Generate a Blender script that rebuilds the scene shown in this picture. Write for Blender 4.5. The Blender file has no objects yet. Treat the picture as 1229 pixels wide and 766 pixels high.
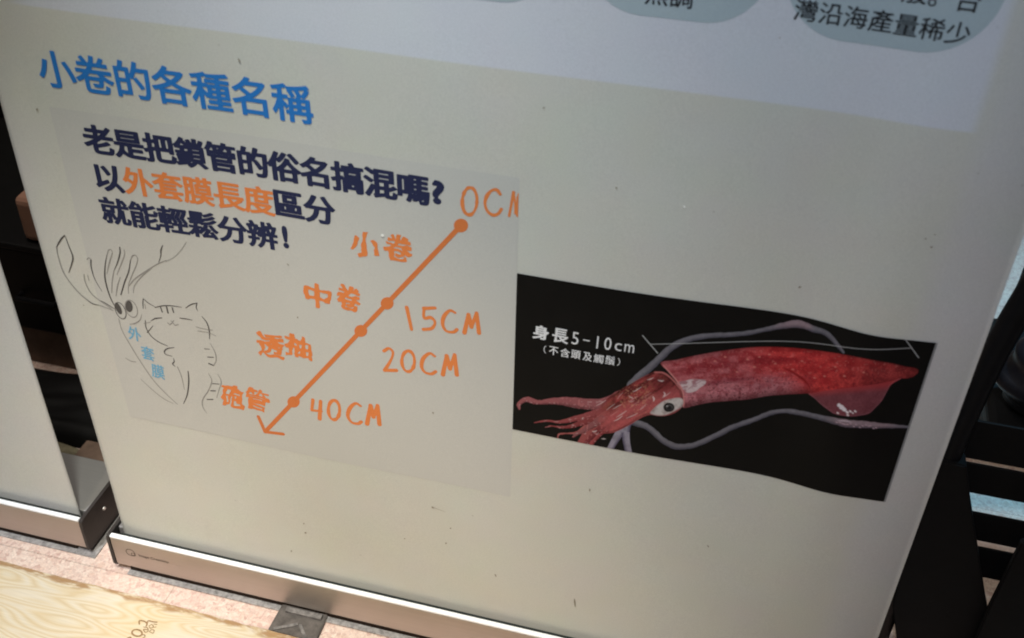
import bpy, bmesh, math, random
import numpy as np
from mathutils import Vector, Matrix

random.seed(7)
rng = np.random.default_rng(11)
S = bpy.context.scene
COL = S.collection

# ------------------------------------------------------------------ camera
# solved from the straight printed lines: focal length in pixels of the 1229 px photograph, pitch, roll, yaw, position
F, PIT, ROL, YAW = 1317.62623, 0.654527844, 0.0270226749, -0.242049810
CP = np.array([0.653644298, -0.739296571, 1.05396004])
_fw = np.array([math.sin(YAW)*math.cos(PIT), math.cos(YAW)*math.cos(PIT), -math.sin(PIT)])
_rt = np.array([math.cos(YAW), -math.sin(YAW), 0.0])
_up = np.cross(_rt, _fw)
RT = math.cos(ROL)*_rt + math.sin(ROL)*_up
UP = -math.sin(ROL)*_rt + math.cos(ROL)*_up
FW = _fw
cam = bpy.data.cameras.new('camera')
cam.sensor_width = 36.0
cam.lens = 36.0*F/1229.0
cam.clip_start = 0.02
cam.clip_end = 100
cam.dof.use_dof = True
cam.dof.focus_distance = 1.16
cam.dof.aperture_fstop = 7.5
camo = bpy.data.objects.new('camera', cam)
COL.objects.link(camo)
camo.matrix_world = Matrix(((RT[0], UP[0], -FW[0], CP[0]), (RT[1], UP[1], -FW[1], CP[1]),
                            (RT[2], UP[2], -FW[2], CP[2]), (0, 0, 0, 1)))
S.camera = camo

# ------------------------------------------------------------------ world, lamps, exposure
w = bpy.data.worlds.new('World'); S.world = w; w.use_nodes = True
bg = w.node_tree.nodes['Background']
bg.inputs[0].default_value = (0.96, 1.0, 1.0, 1); bg.inputs[1].default_value = 0.062

def lamp(name, kind, loc, target, energy, color, **kw):
    l = bpy.data.lights.new(name, kind); l.energy = energy; l.color = color
    for k, v in kw.items(): setattr(l, k, v)
    o = bpy.data.objects.new(name, l); COL.objects.link(o); o.location = loc
    d = Vector(target) - Vector(loc)
    o.rotation_euler = d.to_track_quat('-Z', 'Y').to_euler()
    return o
lamp('ceiling_spot', 'SPOT', (0.1, -1.5, 1.7), (0.27, 0, 0.12), 66.6, (1.000, 0.793, 0.595), spot_size=math.radians(24), spot_blend=1.0, shadow_soft_size=0.05)
lamp('ceiling_spot', 'SPOT', (0.5, -1.3, 2.1), (0.55, 0, 0.7), 73.8, (0.711, 0.846, 1.000), spot_size=math.radians(34), spot_blend=1.0, shadow_soft_size=0.05)
lamp('ceiling_spot', 'SPOT', (-0.3, -0.9, 2.1), (-0.15, -0.05, 0), 108.0, (0.903, 0.917, 1.000), spot_size=math.radians(26), spot_blend=1.0, shadow_soft_size=0.05)
lamp('ceiling_spot', 'SPOT', (0.3, -0.5, 2.2), (0.25, -0.25, 0), 130.5, (0.977, 1.000, 0.897), spot_size=math.radians(40), spot_blend=1.0, shadow_soft_size=0.05)
lamp('ceiling_spot', 'SPOT', (0.8, -1.3, 1.6), (0.8, 0, 0.1), 11.4, (1.000, 0.579, 0.447), spot_size=math.radians(34), spot_blend=1.0, shadow_soft_size=0.05)
lamp('rear_spot', 'SPOT', (1.22, 0.58, 1.95), (1.12, 0.58, 0.0), 115, (0.27, 0.68, 1.0), spot_size=math.radians(38), spot_blend=0.6, shadow_soft_size=0.05)
lamp('rear_fill_lamp', 'AREA', (-0.25, 0.17, 2.1), (-0.25, 0.2, 0.0), 13, (1.0, 0.9, 0.8), shape='SQUARE', size=0.3)  # unseen fill lamp added to brighten the things behind the left gap
S.view_settings.view_transform = 'Standard'
S.view_settings.look = 'None'
S.view_settings.exposure = 0.0
S.view_settings.gamma = 1.0
S.cycles.filter_width = 1.9

# ------------------------------------------------------------------ pixel <-> place helpers (all shapes end up as real geometry on real planes)
W = 0.85                                            # banner width, refined below
FZ = -0.0055                                         # floor level: the banner bases stand on low feet above it
def g(u, v):                                        # gentle backward dent of the hanging sheet
    dent = (0.0082*np.exp(-((u-0.7098)/0.0957)**2)+-0.0083*np.exp(-((u-0.7657)/0.0368)**2))*np.exp(-((v-0.48)/0.2295)**2)
    curl = 0.0075*np.clip((u-0.805)/0.045, 0, 1.3)**2 + 0.004*np.clip((0.03-u)/0.03, 0, 1.3)**2
    rip = 0.0016*np.sin(6.283*(1.7*u+0.5*v))*np.sin(6.283*(1.3*v+0.15)) + 0.0009*np.sin(6.283*(3.1*u-1.1*v)+1.0)
    return dent + curl + rip*np.clip((v-0.05)/0.12, 0, 1)*(1-0.75*np.clip((u-0.38)/0.1, 0, 1)*np.clip((0.62-v)/0.08, 0, 1))
def ray(x, y):
    x = np.asarray(x, float); y = np.asarray(y, float)
    return FW*F + np.multiply.outer(x-614.5, RT) + np.multiply.outer(383-y, UP)
def uv(x, y):                                       # photo pixel -> point of the sheet
    d = ray(x, y); Y = 0.0
    for _ in range(12):
        t = (Y-CP[1])/d[..., 1]
        u = CP[0]+t*d[..., 0]; v = CP[2]+t*d[..., 2]; Y = g(u, v)
    return u, v
W = float(np.mean(uv(np.array([1229, 1157, 1100, 1053]), np.array([284, 480, 639, 766]))[0]))
def aty(x, y, Y):
    d = ray(x, y); t = (Y-CP[1])/d[..., 1]
    return CP[0]+t*d[..., 0], CP[2]+t*d[..., 2]
def atz(x, y, Z):
    d = ray(x, y); t = (Z-CP[2])/d[..., 2]
    return CP[0]+t*d[..., 0], CP[1]+t*d[..., 1]
def proj(u, v):
    d = np.stack([u-CP[0], g(u, v)-CP[1], v-CP[2]], -1)
    k = d @ FW
    return 614.5+F*(d @ RT)/k, 383-F*(d @ UP)/k

# ------------------------------------------------------------------ object helpers
def tag(o, label, cat, group=None, kind=None):
    o['label'] = label; o['category'] = cat
    if group: o['group'] = group
    if kind: o['kind'] = kind
    return o
def empty(name, loc):
    o = bpy.data.objects.new(name, None); COL.objects.link(o); o.location = loc; return o
def link(name, me, mat, parent=None, world=True):
    o = bpy.data.objects.new(name, me); COL.objects.link(o)
    if mat: me.materials.append(mat)
    if parent is not None:
        o.parent = parent
        off = Vector((0, 0, 0)); p = parent
        while p: off += p.location; p = p.parent
        if world: o.location = -off
    return o
def from_bm(name, bm, mat, parent=None, smooth=False):
    me = bpy.data.meshes.new(name); bm.to_mesh(me); bm.free()
    if smooth:
        for p in me.polygons: p.use_smooth = True
    return link(name, me, mat, parent)
def box(bm, x0, x1, y0, y1, z0, z1, bev=0.0, seg=2):
    r = bmesh.ops.create_cube(bm, size=1.0)
    vs = r['verts']
    for v in vs:
        v.co = Vector(((x0+x1)/2+v.co.x*(x1-x0), (y0+y1)/2+v.co.y*(y1-y0), (z0+z1)/2+v.co.z*(z1-z0)))
    if bev:
        es = list({e for v in vs for e in v.link_edges})
        bmesh.ops.bevel(bm, geom=es, offset=bev, segments=seg, affect='EDGES', profile=0.5)
    return vs
def prism(bm, pts, y0, y1):                         # outline in the x-z plane, given depth
    a = [bm.verts.new((x, y0, z)) for x, z in pts]; b = [bm.verts.new((x, y1, z)) for x, z in pts]
    n = len(pts)
    bm.faces.new(a); bm.faces.new(b[::-1])
    for i in range(n): bm.faces.new((a[i], b[i], b[(i+1) % n], a[(i+1) % n]))
    bmesh.ops.recalc_face_normals(bm, faces=bm.faces)
def tube(bm, pts, r, n=12):
    pts = [Vector(p) for p in pts]; rings = []
    for i, p in enumerate(pts):
        d = (pts[min(i+1, len(pts)-1)]-pts[max(i-1, 0)]).normalized()
        a = d.orthogonal().normalized() if i == 0 else (a-d*a.dot(d)).normalized()
        b = d.cross(a)
        rings.append([bm.verts.new(p+(a*math.cos(t)+b*math.sin(t))*r) for t in [2*math.pi*k/n for k in range(n)]])
    for A, B in zip(rings, rings[1:]):
        for k in range(n): bm.faces.new((A[k], A[(k+1) % n], B[(k+1) % n], B[k]))
    bm.faces.new(rings[0][::-1]); bm.faces.new(rings[-1])

# ------------------------------------------------------------------ materials
def lin(r, g_, b):
    f = lambda c: (c/255/12.92) if c/255 <= 0.04045 else ((c/255+0.055)/1.055)**2.4
    return (f(r), f(g_), f(b), 1)
class NT:
    def __init__(s, name):
        s.m = bpy.data.materials.new(name); s.m.use_nodes = True
        s.t = s.m.node_tree; s.b = s.t.nodes['Principled BSDF']
    def n(s, kind, **kw):
        nd = s.t.nodes.new(kind)
        for k, v in kw.items():
            if k.startswith('i_'):
                nd.inputs[k[2:].replace('_', ' ')].default_value = v
            else: setattr(nd, k, v)
        return nd
    def l(s, a, b): s.t.links.new(a, b)
    def val(s, x):
        return x
    def math(s, op, a, b=None, c=None, clamp=False):
        nd = s.t.nodes.new('ShaderNodeMath'); nd.operation = op; nd.use_clamp = clamp
        for i, x in enumerate((a, b, c)):
            if x is None: continue
            if isinstance(x, (int, float)): nd.inputs[i].default_value = x
            else: s.l(x, nd.inputs[i])
        return nd.outputs[0]
    def mix(s, f, a, b, mode='MIX'):
        nd = s.t.nodes.new('ShaderNodeMix'); nd.data_type = 'RGBA'; nd.blend_type = mode
        for i, x in ((0, f), (6, a), (7, b)):
            if isinstance(x, (int, float, tuple)): nd.inputs[i].default_value = x
            else: s.l(x, nd.inputs[i])
        return nd.outputs[2]
    def obj(s):
        return s.n('ShaderNodeTexCoord').outputs['Object']
    def noise(s, vec, scale, detail=4, rough=0.5, dist=0.0):
        nd = s.n('ShaderNodeTexNoise'); nd.inputs['Scale'].default_value = scale; nd.inputs['Detail'].default_value = detail
        nd.inputs['Roughness'].default_value = rough; nd.inputs['Distortion'].default_value = dist
        s.l(vec, nd.inputs['Vector']); return nd
    def smooth(s, x, a, b):
        nd = s.n('ShaderNodeMapRange'); nd.interpolation_type = 'SMOOTHSTEP'; nd.clamp = True
        s.l(x, nd.inputs[0]); nd.inputs[1].default_value = a; nd.inputs[2].default_value = b
        return nd.outputs[0]
    def ramp(s, fac, stops):
        nd = s.n('ShaderNodeValToRGB'); s.l(fac, nd.inputs[0]); e = nd.color_ramp.elements
        while len(e) < len(stops): e.new(0.5)
        for el, (p, c) in zip(e, stops): el.position = p; el.color = c
        return nd.outputs[0]
    def scaled(s, vec, sc, rot=(0, 0, 0)):
        nd = s.n('ShaderNodeMapping'); s.l(vec, nd.inputs[0]); nd.inputs['Scale'].default_value = sc; nd.inputs['Rotation'].default_value = rot
        return nd.outputs[0]
    def bump(s, h, strength, dist=0.001):
        nd = s.n('ShaderNodeBump'); nd.inputs['Strength'].default_value = strength; nd.inputs['Distance'].default_value = dist
        s.l(h, nd.inputs['Height']); s.l(nd.outputs[0], s.b.inputs['Normal'])
    def base(s, c):
        if isinstance(c, tuple): s.b.inputs['Base Color'].default_value = c
        else: s.l(c, s.b.inputs['Base Color'])
    def set(s, rough=0.5, metal=0.0, spec=0.5):
        s.b.inputs['Roughness'].default_value = rough; s.b.inputs['Metallic'].default_value = metal
        s.b.inputs['Specular IOR Level'].default_value = spec
        return s.m

def grainy(T, c, amt=0.05, scale=900):
    """ink colour with the fine mottling of a large-format print"""
    o = T.obj()
    n1 = T.noise(o, scale, 2).outputs[0]
    k = T.math('MULTIPLY_ADD', T.math('SUBTRACT', n1, 0.5), amt*4, 1.0)
    return T.mix(1.0, c, k, 'MULTIPLY') if False else _mulc(T, c, k)
def _mulc(T, c, k):
    nd = T.n('ShaderNodeVectorMath'); nd.operation = 'SCALE'
    if isinstance(c, tuple): nd.inputs[0].default_value = c[:3]
    else: T.l(c, nd.inputs[0])
    T.l(k, nd.inputs['Scale'])
    return nd.outputs[0]
def ink(name, c, rough=0.6, spec=0.25, amt=0.05):
    T = NT(name); T.base(grainy(T, c, amt)); return T.set(rough, 0, spec)

def sheet_material(name, printed=True):
    T = NT(name); o = T.obj()
    sx = T.n('ShaderNodeSeparateXYZ'); T.l(o, sx.inputs[0]); X, Z = sx.outputs[0], sx.outputs[2]
    vw = float(np.mean([uv(x, y)[1] for x, y in ((228, 30), (400, 54.5), (600, 84), (900, 124), (1163, 159))]))
    cool = (0.655, 0.67, 0.725, 1); main = (0.615, 0.61, 0.555, 1); strip = (0.595, 0.59, 0.575, 1)
    col = T.mix(T.smooth(X, 0.785, 0.812), main, strip) if printed else (0.64, 0.635, 0.60, 1)
    if printed:
        m = T.math('MULTIPLY', T.smooth(Z, vw-0.0012, vw+0.0012), T.smooth(X, 0.030, 0.062))
        m = T.math('MULTIPLY', m, T.math('SUBTRACT', 1.0, T.smooth(X, 0.790, 0.800)))
        col = T.mix(m, col, cool)
    big = T.noise(o, 5.0, 3).outputs[0]
    fine = T.noise(o, 760, 2).outputs[0]
    tint = T.noise(o, 18, 3).outputs['Color']
    k = T.math('ADD', T.math('MULTIPLY_ADD', T.math('SUBTRACT', big, 0.5), 0.10, 1.0), T.math('MULTIPLY', T.math('SUBTRACT', fine, 0.5), 0.24))
    col = _mulc(T, col, k)
    col = T.mix(0.06, col, tint, 'OVERLAY')
    # sparse dirt specks and faint rubs
    vo = T.n('ShaderNodeTexVoronoi'); T.l(o, vo.inputs['Vector']); vo.inputs['Scale'].default_value = 62
    rnd = T.n('ShaderNodeSeparateColor'); T.l(vo.outputs['Color'], rnd.inputs[0])
    speck = T.math('MULTIPLY', T.math('SUBTRACT', 1.0, T.smooth(vo.outputs['Distance'], 0.035, 0.10)), T.smooth(rnd.outputs[0], 0.92, 0.995))
    col = T.mix(T.math('MULTIPLY', speck, 0.26), col, (0.16, 0.13, 0.10, 1))
    sm = T.noise(T.scaled(o, (9, 9, 2.2)), 3.0, 4, 0.6).outputs[0]
    col = T.mix(T.math('MULTIPLY', T.smooth(sm, 0.60, 0.80), 0.10), col, (0.42, 0.38, 0.33, 1))
    T.base(col)
    T.bump(T.noise(o, 900, 2).outputs[0], 0.12, 0.0006)
    return T.set(0.55, 0, 0.3)

M = {}
M['sheet'] = sheet_material('printed_fabric')
M['plain_sheet'] = sheet_material('plain_fabric', False)
M['panel'] = ink('info_panel_print', (0.578, 0.570, 0.538, 1), amt=0.05)
M['blue'] = ink('blue_ink', lin(42, 122, 200))
M['navy'] = ink('navy_ink', lin(38, 44, 78))
M['orange'] = ink('orange_ink', lin(230, 134, 74))
M['orange_line'] = ink('orange_line_ink', lin(218, 124, 68))
M['black_ink'] = ink('black_ink', (0.022, 0.022, 0.025, 1))
M['pencil'] = ink('pencil_ink', (0.10, 0.093, 0.09, 1), amt=0.14)
M['pencil_soft'] = ink('soft_pencil_ink', (0.31, 0.295, 0.28, 1), amt=0.14)
M['sky_ink'] = ink('light_blue_ink', lin(120, 178, 212), amt=0.12)
M['pill'] = ink('grey_blue_ink', (0.42, 0.50, 0.54, 1))
M['white_ink'] = ink('white_ink', (0.78, 0.78, 0.80, 1), amt=0.08)
M['dirt'] = ink('dirt', (0.31, 0.275, 0.22, 1), amt=0.1)
M['dent'] = ink('pale_dent_glint', (0.95, 0.94, 0.9, 1), 0.3)  # shared by the pale dent and the painted white glint

def metal(name, c, rough, metallic=0.85):
    T = NT(name); o = T.obj()
    n = T.noise(T.scaled(o, (2, 300, 300)), 3.0, 3).outputs[0]
    T.base(_mulc(T, c, T.math('MULTIPLY_ADD', T.math('SUBTRACT', n, 0.5), 0.16, 1.0)))
    big = T.noise(o, 30, 5, 0.65).outputs[0]
    T.l(T.math('MULTIPLY_ADD', big, 0.22, rough-0.11), T.b.inputs['Roughness'])
    T.b.inputs['Metallic'].default_value = metallic
    return T.m
M['alu'] = metal('brushed_aluminium', (0.49, 0.435, 0.395, 1), 0.40)
M['housing'] = metal('matt_aluminium', (0.27, 0.265, 0.26, 1), 0.5, 0.35)
def plastic(name, c, rough=0.5, scale=60, amt=0.5, spec=0.4):
    T = NT(name); o = T.obj(); n = T.noise(o, scale, 5, 0.65).outputs[0]
    T.base(_mulc(T, c, T.math('MULTIPLY_ADD', T.math('SUBTRACT', n, 0.5), amt*2, 1.0)))
    T.bump(T.noise(o, scale*4, 3).outputs[0], 0.15, 0.001)
    return T.set(rough, 0, spec)
M['alu_lip'] = plastic('white_lip_highlight', (0.96, 0.97, 0.99, 1), 0.3, 200, 0.06, 0.6)  # lamp highlight on the aluminium lip put into its white colour
M['cap'] = plastic('dark_end_plastic', (0.035, 0.029, 0.027, 1), 0.55, 80, 0.35)
M['under_shade'] = plastic('dark_under_shade', (0.030, 0.021, 0.016, 1), 0.8, 60, 0.3, 0.1)  # tone of the shade painted under the base
M['shadow_band'] = plastic('grey_shadow_tone', (0.33, 0.31, 0.30, 1), 0.85, 170, 1.1, 0.15)  # mottled grey tone of the painted floor shadow
M['slot_shade'] = plastic('black_slot_shade', (0.03, 0.034, 0.032, 1), 0.9, 300, 0.5, 0.1)  # tone of the shade painted into the slot
M['screw'] = metal('screw_metal', (0.8, 0.8, 0.8, 1), 0.35)
M['foot'] = plastic('grey_worn_metal', (0.115, 0.10, 0.09, 1), 0.6, 70, 1.2)
M['foot_rib'] = plastic('pale_worn_metal', (0.19, 0.175, 0.165, 1), 0.6, 150, 1.4)
M['black'] = plastic('black_coated_metal', (0.0052, 0.005, 0.005, 1), 0.6, 40, 0.5, 0.18)
M['black_tube'] = plastic('black_painted_tube', (0.006, 0.006, 0.007, 1), 0.40, 40, 0.4, 0.16)
M['black_gloss'] = plastic('black_vinyl', (0.006, 0.006, 0.009, 1), 0.42, 30, 0.3, 0.35)
M['dark_brown'] = plastic('dark_brown_wood', (0.15, 0.10, 0.075, 1), 0.6, 25, 0.8, 0.2)
M['carton'] = plastic('brown_cardboard', (0.36, 0.20, 0.14, 1), 0.8, 20, 0.25, 0.2)
M['olive'] = plastic('olive_fibre', (0.20, 0.18, 0.12, 1), 0.95, 120, 1.0, 0.1)

def floor_material():
    T = NT('pink_marble_tiles'); o = T.obj()
    br = T.n('ShaderNodeTexBrick'); br.offset = 0.0; br.squash = 1.0
    mp = T.n('ShaderNodeMapping'); T.l(o, mp.inputs[0]); jx = float(np.mean([atz(*q, FZ)[0] for q in ((200, 719), (208, 706))])); jy = float(np.mean([atz(*q, FZ)[1] for q in ((23, 660), (143, 686.5))]))
    mp.inputs['Location'].default_value = (-jx+0.4, -jy+0.4, 0)
    T.l(mp.outputs[0], br.inputs['Vector'])
    br.inputs['Scale'].default_value = 1.0; br.inputs['Brick Width'].default_value = 0.40; br.inputs['Row Height'].default_value = 0.40
    br.inputs['Mortar Size'].default_value = 0.0011; br.inputs['Mortar Smooth'].default_value = 0.4
    br.inputs['Color1'].default_value = (0.74, 0.61, 0.55, 1); br.inputs['Color2'].default_value = (0.70, 0.63, 0.54, 1)
    br.inputs['Mortar'].default_value = (0.54, 0.43, 0.37, 1)
    warp = T.noise(o, 60, 3).outputs['Color']
    vm = T.n('ShaderNodeVectorMath'); vm.operation = 'MULTIPLY_ADD'; T.l(warp, vm.inputs[0]); vm.inputs[1].default_value = (0.016,)*3; T.l(o, vm.inputs[2])
    v1 = T.n('ShaderNodeTexVoronoi'); T.l(vm.outputs[0], v1.inputs['Vector']); v1.inputs['Scale'].default_value = 240
    v2 = T.n('ShaderNodeTexVoronoi', feature='DISTANCE_TO_EDGE'); T.l(vm.outputs[0], v2.inputs['Vector']); v2.inputs['Scale'].default_value = 240
    r = T.n('ShaderNodeSeparateColor'); T.l(v1.outputs['Color'], r.inputs[0])
    chip = T.ramp(r.outputs[0], [(0.0, (0.74, 0.50, 0.44, 1)), (0.3, (0.95, 0.80, 0.74, 1)), (0.55, (1.12, 1.04, 0.98, 1)), (0.8, (0.92, 0.72, 0.62, 1)), (1.0, (1.2, 1.16, 1.1, 1))])
    col = T.mix(0.72, br.outputs['Color'], chip, 'MULTIPLY')
    vein = T.math('SUBTRACT', 1.0, T.smooth(v2.outputs['Distance'], 0.0, 0.10))
    col = T.mix(T.math('MULTIPLY', vein, 0.35), col, (0.84, 0.74, 0.67, 1))
    fs = T.noise(o, 420, 3, 0.6).outputs[0]
    col = _mulc(T, col, T.math('MULTIPLY_ADD', T.math('SUBTRACT', fs, 0.5), 0.75, 1.0))
    blot = T.noise(o, 14, 4).outputs[0]
    col = T.mix(T.math('MULTIPLY', T.smooth(blot, 0.5, 0.72), 0.35), col, (0.74, 0.52, 0.45, 1))
    dirt = T.noise(o, 55, 6, 0.7).outputs[0]
    col = T.mix(T.math('MULTIPLY', T.smooth(dirt, 0.62, 0.8), 0.4), col, (0.30, 0.25, 0.22, 1))
    T.base(col)
    return T.set(0.42, 0, 0.35)
def ply_material():
    T = NT('pine_plywood'); o = T.obj()
    sx = T.n('ShaderNodeSeparateXYZ'); T.l(o, sx.inputs[0]); X, Y = sx.outputs[0], sx.outputs[1]
    q = T.scaled(o, (0.60, 3.0, 1.0), (0, 0, math.radians(3)))
    n = T.noise(q, 10.0, 1.4, 0.4, 0.2).outputs[0]
    s = T.math('SINE', T.math('MULTIPLY', n, 100.0))
    band = T.math('MULTIPLY_ADD', s, 0.5, 0.5)
    f1 = T.noise(T.scaled(o, (30, 700, 1)), 1.0, 4).outputs[0]
    col = T.ramp(band, [(0.0, (0.635, 0.51, 0.335, 1)), (0.25, (0.67, 0.56, 0.395, 1)), (0.6, (0.69, 0.59, 0.43, 1)), (1.0, (0.70, 0.62, 0.50, 1))])
    col = _mulc(T, col, T.math('MULTIPLY_ADD', T.math('SUBTRACT', f1, 0.5), 0.34, 1.0))
    tone = T.noise(o, 7, 3).outputs[0]
    col = T.mix(T.math('MULTIPLY', T.smooth(tone, 0.45, 0.75), 0.30), col, (0.70, 0.50, 0.24, 1))
    # torn and browned veneer along the far edge (object y = 0)
    en = T.noise(T.scaled(o, (30, 90, 1)), 1.2, 5, 0.65).outputs[0]
    reach = T.math('MULTIPLY_ADD', T.noise(T.scaled(o, (16, 1, 1)), 1.0, 3).outputs[0], 0.040, -0.012)
    m = T.math('SUBTRACT', 1.0, T.smooth(T.math('DIVIDE', T.math('MULTIPLY', Y, -1.0), reach), 0.55, 1.1))
    m = T.math('MULTIPLY', m, T.smooth(en, 0.36, 0.56))
    col = T.mix(T.math('MULTIPLY', m, 0.9), col, (0.36, 0.20, 0.085, 1))
    kn = T.noise(o, 90, 4, 0.7).outputs[0]
    col = T.mix(T.math('MULTIPLY', T.smooth(kn, 0.68, 0.78), 0.5), col, (0.40, 0.24, 0.11, 1))
    T.base(col); T.bump(f1, 0.15, 0.0006)
    return T.set(0.55, 0, 0.3)
M['floor'] = floor_material()
M['ply'] = ply_material()
M['stamp'] = ink('brown_stamp_ink', (0.30, 0.18, 0.085, 1), amt=0.35)

# ------------------------------------------------------------------ flat printing: signed-distance shapes turned into flat meshes
_gly = {}
def glyph_edges(ch):
    if ch in _gly: return _gly[ch]
    c = bpy.data.curves.new('glyph', 'FONT'); c.body = ch; c.size = 1.0; c.resolution_u = 4
    o = bpy.data.objects.new('glyph', c); COL.objects.link(o)
    dg = bpy.context.evaluated_depsgraph_get()
    me = bpy.data.meshes.new_from_object(o.evaluated_get(dg))
    bm = bmesh.new(); bm.from_mesh(me)
    bmesh.ops.remove_doubles(bm, verts=bm.verts, dist=1e-5)
    E_ = np.array([[(e.verts[0].co.x, e.verts[0].co.y), (e.verts[1].co.x, e.verts[1].co.y)] for e in bm.edges if len(e.link_faces) == 1])
    bm.free(); bpy.data.meshes.remove(me); bpy.data.objects.remove(o); bpy.data.curves.remove(c)
    _gly[ch] = E_
    return E_
def seg_dist(P, A, B):
    d = B-A; L = (d*d).sum(-1)+1e-18
    t = np.clip(((P[:, None, :]-A[None])*d[None]).sum(-1)/L[None], 0, 1)
    q = P[:, None, :]-(A[None]+t[..., None]*d[None])
    return np.sqrt((q*q).sum(-1)), t
def catmull(pts, n=8, closed=False):
    P = np.array(pts, float)
    if len(P) < 3: return P
    if closed: P = np.vstack([P[-1], P, P[:2]])
    else: P = np.vstack([2*P[0]-P[1], P, 2*P[-1]-P[-2]])
    out = []
    for i in range(1, len(P)-2):
        p0, p1, p2, p3 = P[i-1:i+3]
        for t in np.linspace(0, 1, n, endpoint=False):
            out.append(0.5*((2*p1)+(-p0+p2)*t+(2*p0-5*p1+4*p2-p3)*t*t+(-p0+3*p1-3*p2+p3)*t**3))
    if not closed: out.append(P[-2])
    return np.array(out)

def vnoise(X, Y, s, seed=0):
    r = np.random.default_rng(seed); n = 256; G = r.random((n, n))
    x = X/s; y = Y/s; i = np.floor(x).astype(int); j = np.floor(y).astype(int); fx = x-i; fy = y-j
    fx = fx*fx*(3-2*fx); fy = fy*fy*(3-2*fy)
    a = G[j % n, i % n]; b = G[j % n, (i+1) % n]; c = G[(j+1) % n, i % n]; d = G[(j+1) % n, (i+1) % n]
    return (a*(1-fx)+b*fx)*(1-fy)+(c*(1-fx)+d*fx)*fy
def fbm(X, Y, s, seed=0, o=4):
    t = 0; a = 1; tot = 0
    for k in range(o): t = t+a*vnoise(X, Y, s/2**k, seed+k); tot += a; a *= 0.55
    return t/tot
class Print:
    """one colour of printing on the sheet: shapes added as distance fields over (u, v)"""
    def __init__(s, h=0.0003, fat=1.08, rough=0.0):
        s.h = h; s.items = []; s.fat = fat; s.rough = rough
    def add(s, u0, u1, v0, v1, fn): s.items.append((u0, u1, v0, v1, fn))
    def glyph(s, ch, x, y, wpx=None, hpx=None, em=None, bold=0.0, rot=0.0, aspect=1.0, yk=0.7, shear=0.0, brush=0.0):
        """glyph centred on photo pixel (x, y): either ink box size in pixels or em size in metres"""
        E_ = glyph_edges(ch)
        uc, vc = (float(a) for a in uv(x, y))
        lo, hi = E_.reshape(-1, 2).min(0), E_.reshape(-1, 2).max(0)
        if em is not None:
            k = np.array([em, em*aspect]); c0 = np.array([0.5, 0.38]) if ord(ch) > 0x2000 else (lo+hi)/2
        else:
            a = uv(x+1, y+0.16); b = uv(x, y-1)
            k = np.array([(wpx)*float(a[0]-uc), hpx*float(b[1]-vc)])/(hi-lo+2*bold); c0 = (lo+hi)/2
        A = (E_[:, 0]-c0)*k; B = (E_[:, 1]-c0)*k
        R = np.array([[math.cos(rot), -math.sin(rot)], [math.sin(rot), math.cos(rot)]])
        Sh = np.array([[1, shear], [0, 1]])
        A = A @ (R@Sh).T+[uc, vc]; B = B @ (R@Sh).T+[uc, vc]
        off = bold*float(k.mean() if em is not None else min(k)); pad = off+2*s.h
        allp = np.vstack([A, B]); l = allp.min(0)-pad; u_ = allp.max(0)+pad
        em_ = float(k.mean()); sd_ = len(s.items)*5+ord(ch) % 37
        def fn(P):
            o_ = off
            if brush:
                n1 = fbm(P[:, 0]+9, P[:, 1]+9, em_*.34, sd_, 2)-.5; n2 = fbm(P[:, 0]+5, P[:, 1]+7, em_*.30, sd_+2, 2)-.5
                o_ = off+brush*em_*1.1*(fbm(P[:, 0]+3, P[:, 1]+4, em_*.20, sd_+4, 2)-.5)
                P = P+np.column_stack([n1, n2])*brush*em_*1.9
            sc = np.array([1.0, 1.0/yk])
            d, _ = seg_dist(P*sc, A*sc, B*sc); d = d.min(1)
            y = P[:, 1][:, None]; ay, by = A[None, :, 1], B[None, :, 1]
            cr = (ay > y) != (by > y)
            xi = A[None, :, 0]+(y-ay)/(by-ay+1e-18)*(B-A)[None, :, 0]
            ins = ((cr & (P[:, 0][:, None] < xi)).sum(1) % 2) == 1
            return np.where(ins, -d, d)-o_
        s.add(l[0], u_[0], l[1], u_[1], fn)
    def line(s, chars, p0, p1, bold, size=1.0, aspect=1.0, yk=0.7, start=0, count=None):
        n = len(chars); u0, v0 = uv(*p0); u1, v1 = uv(*p1)
        em = float(math.hypot(u1-u0, v1-v0))/(n-1)*size
        for i, ch in enumerate(chars):
            if ch == ' ': continue
            t = i/(n-1)
            s.glyph(ch, *_px(u0+(u1-u0)*t, v0+(v1-v0)*t), em=em, bold=bold, aspect=aspect, yk=yk)
    def stroke(s, pts, w, smooth=True, taper=None):
        """pts in photo pixels; w: width in pixels, number or one per point"""
        P = np.array(pts, float)
        ww = np.full(len(P), w, float) if np.isscalar(w) else np.array(w, float)
        ww = ww*(1+s.rough*(np.random.default_rng(len(s.items)).random(len(P))-.5))
        Q = np.column_stack([P, ww])
        if smooth and len(P) > 2: Q = catmull(Q, 7)
        u, v = uv(Q[:, 0], Q[:, 1])
        C = np.column_stack([u, v])
        a = uv(Q[:, 0]+1, Q[:, 1]); mpp = np.abs(a[0]-u)
        r = np.maximum(Q[:, 2], 0.1)*0.5*mpp*s.fat
        A, B = C[:-1], C[1:]; ra, rb = r[:-1], r[1:]
        pad = r.max()+2*s.h; l = C.min(0)-pad; h_ = C.max(0)+pad
        def fn(Pp):
            d, t = seg_dist(Pp, A, B)
            return (d-(ra[None]+(rb-ra)[None]*t)).min(1)
        s.add(l[0], h_[0], l[1], h_[1], fn)
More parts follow.
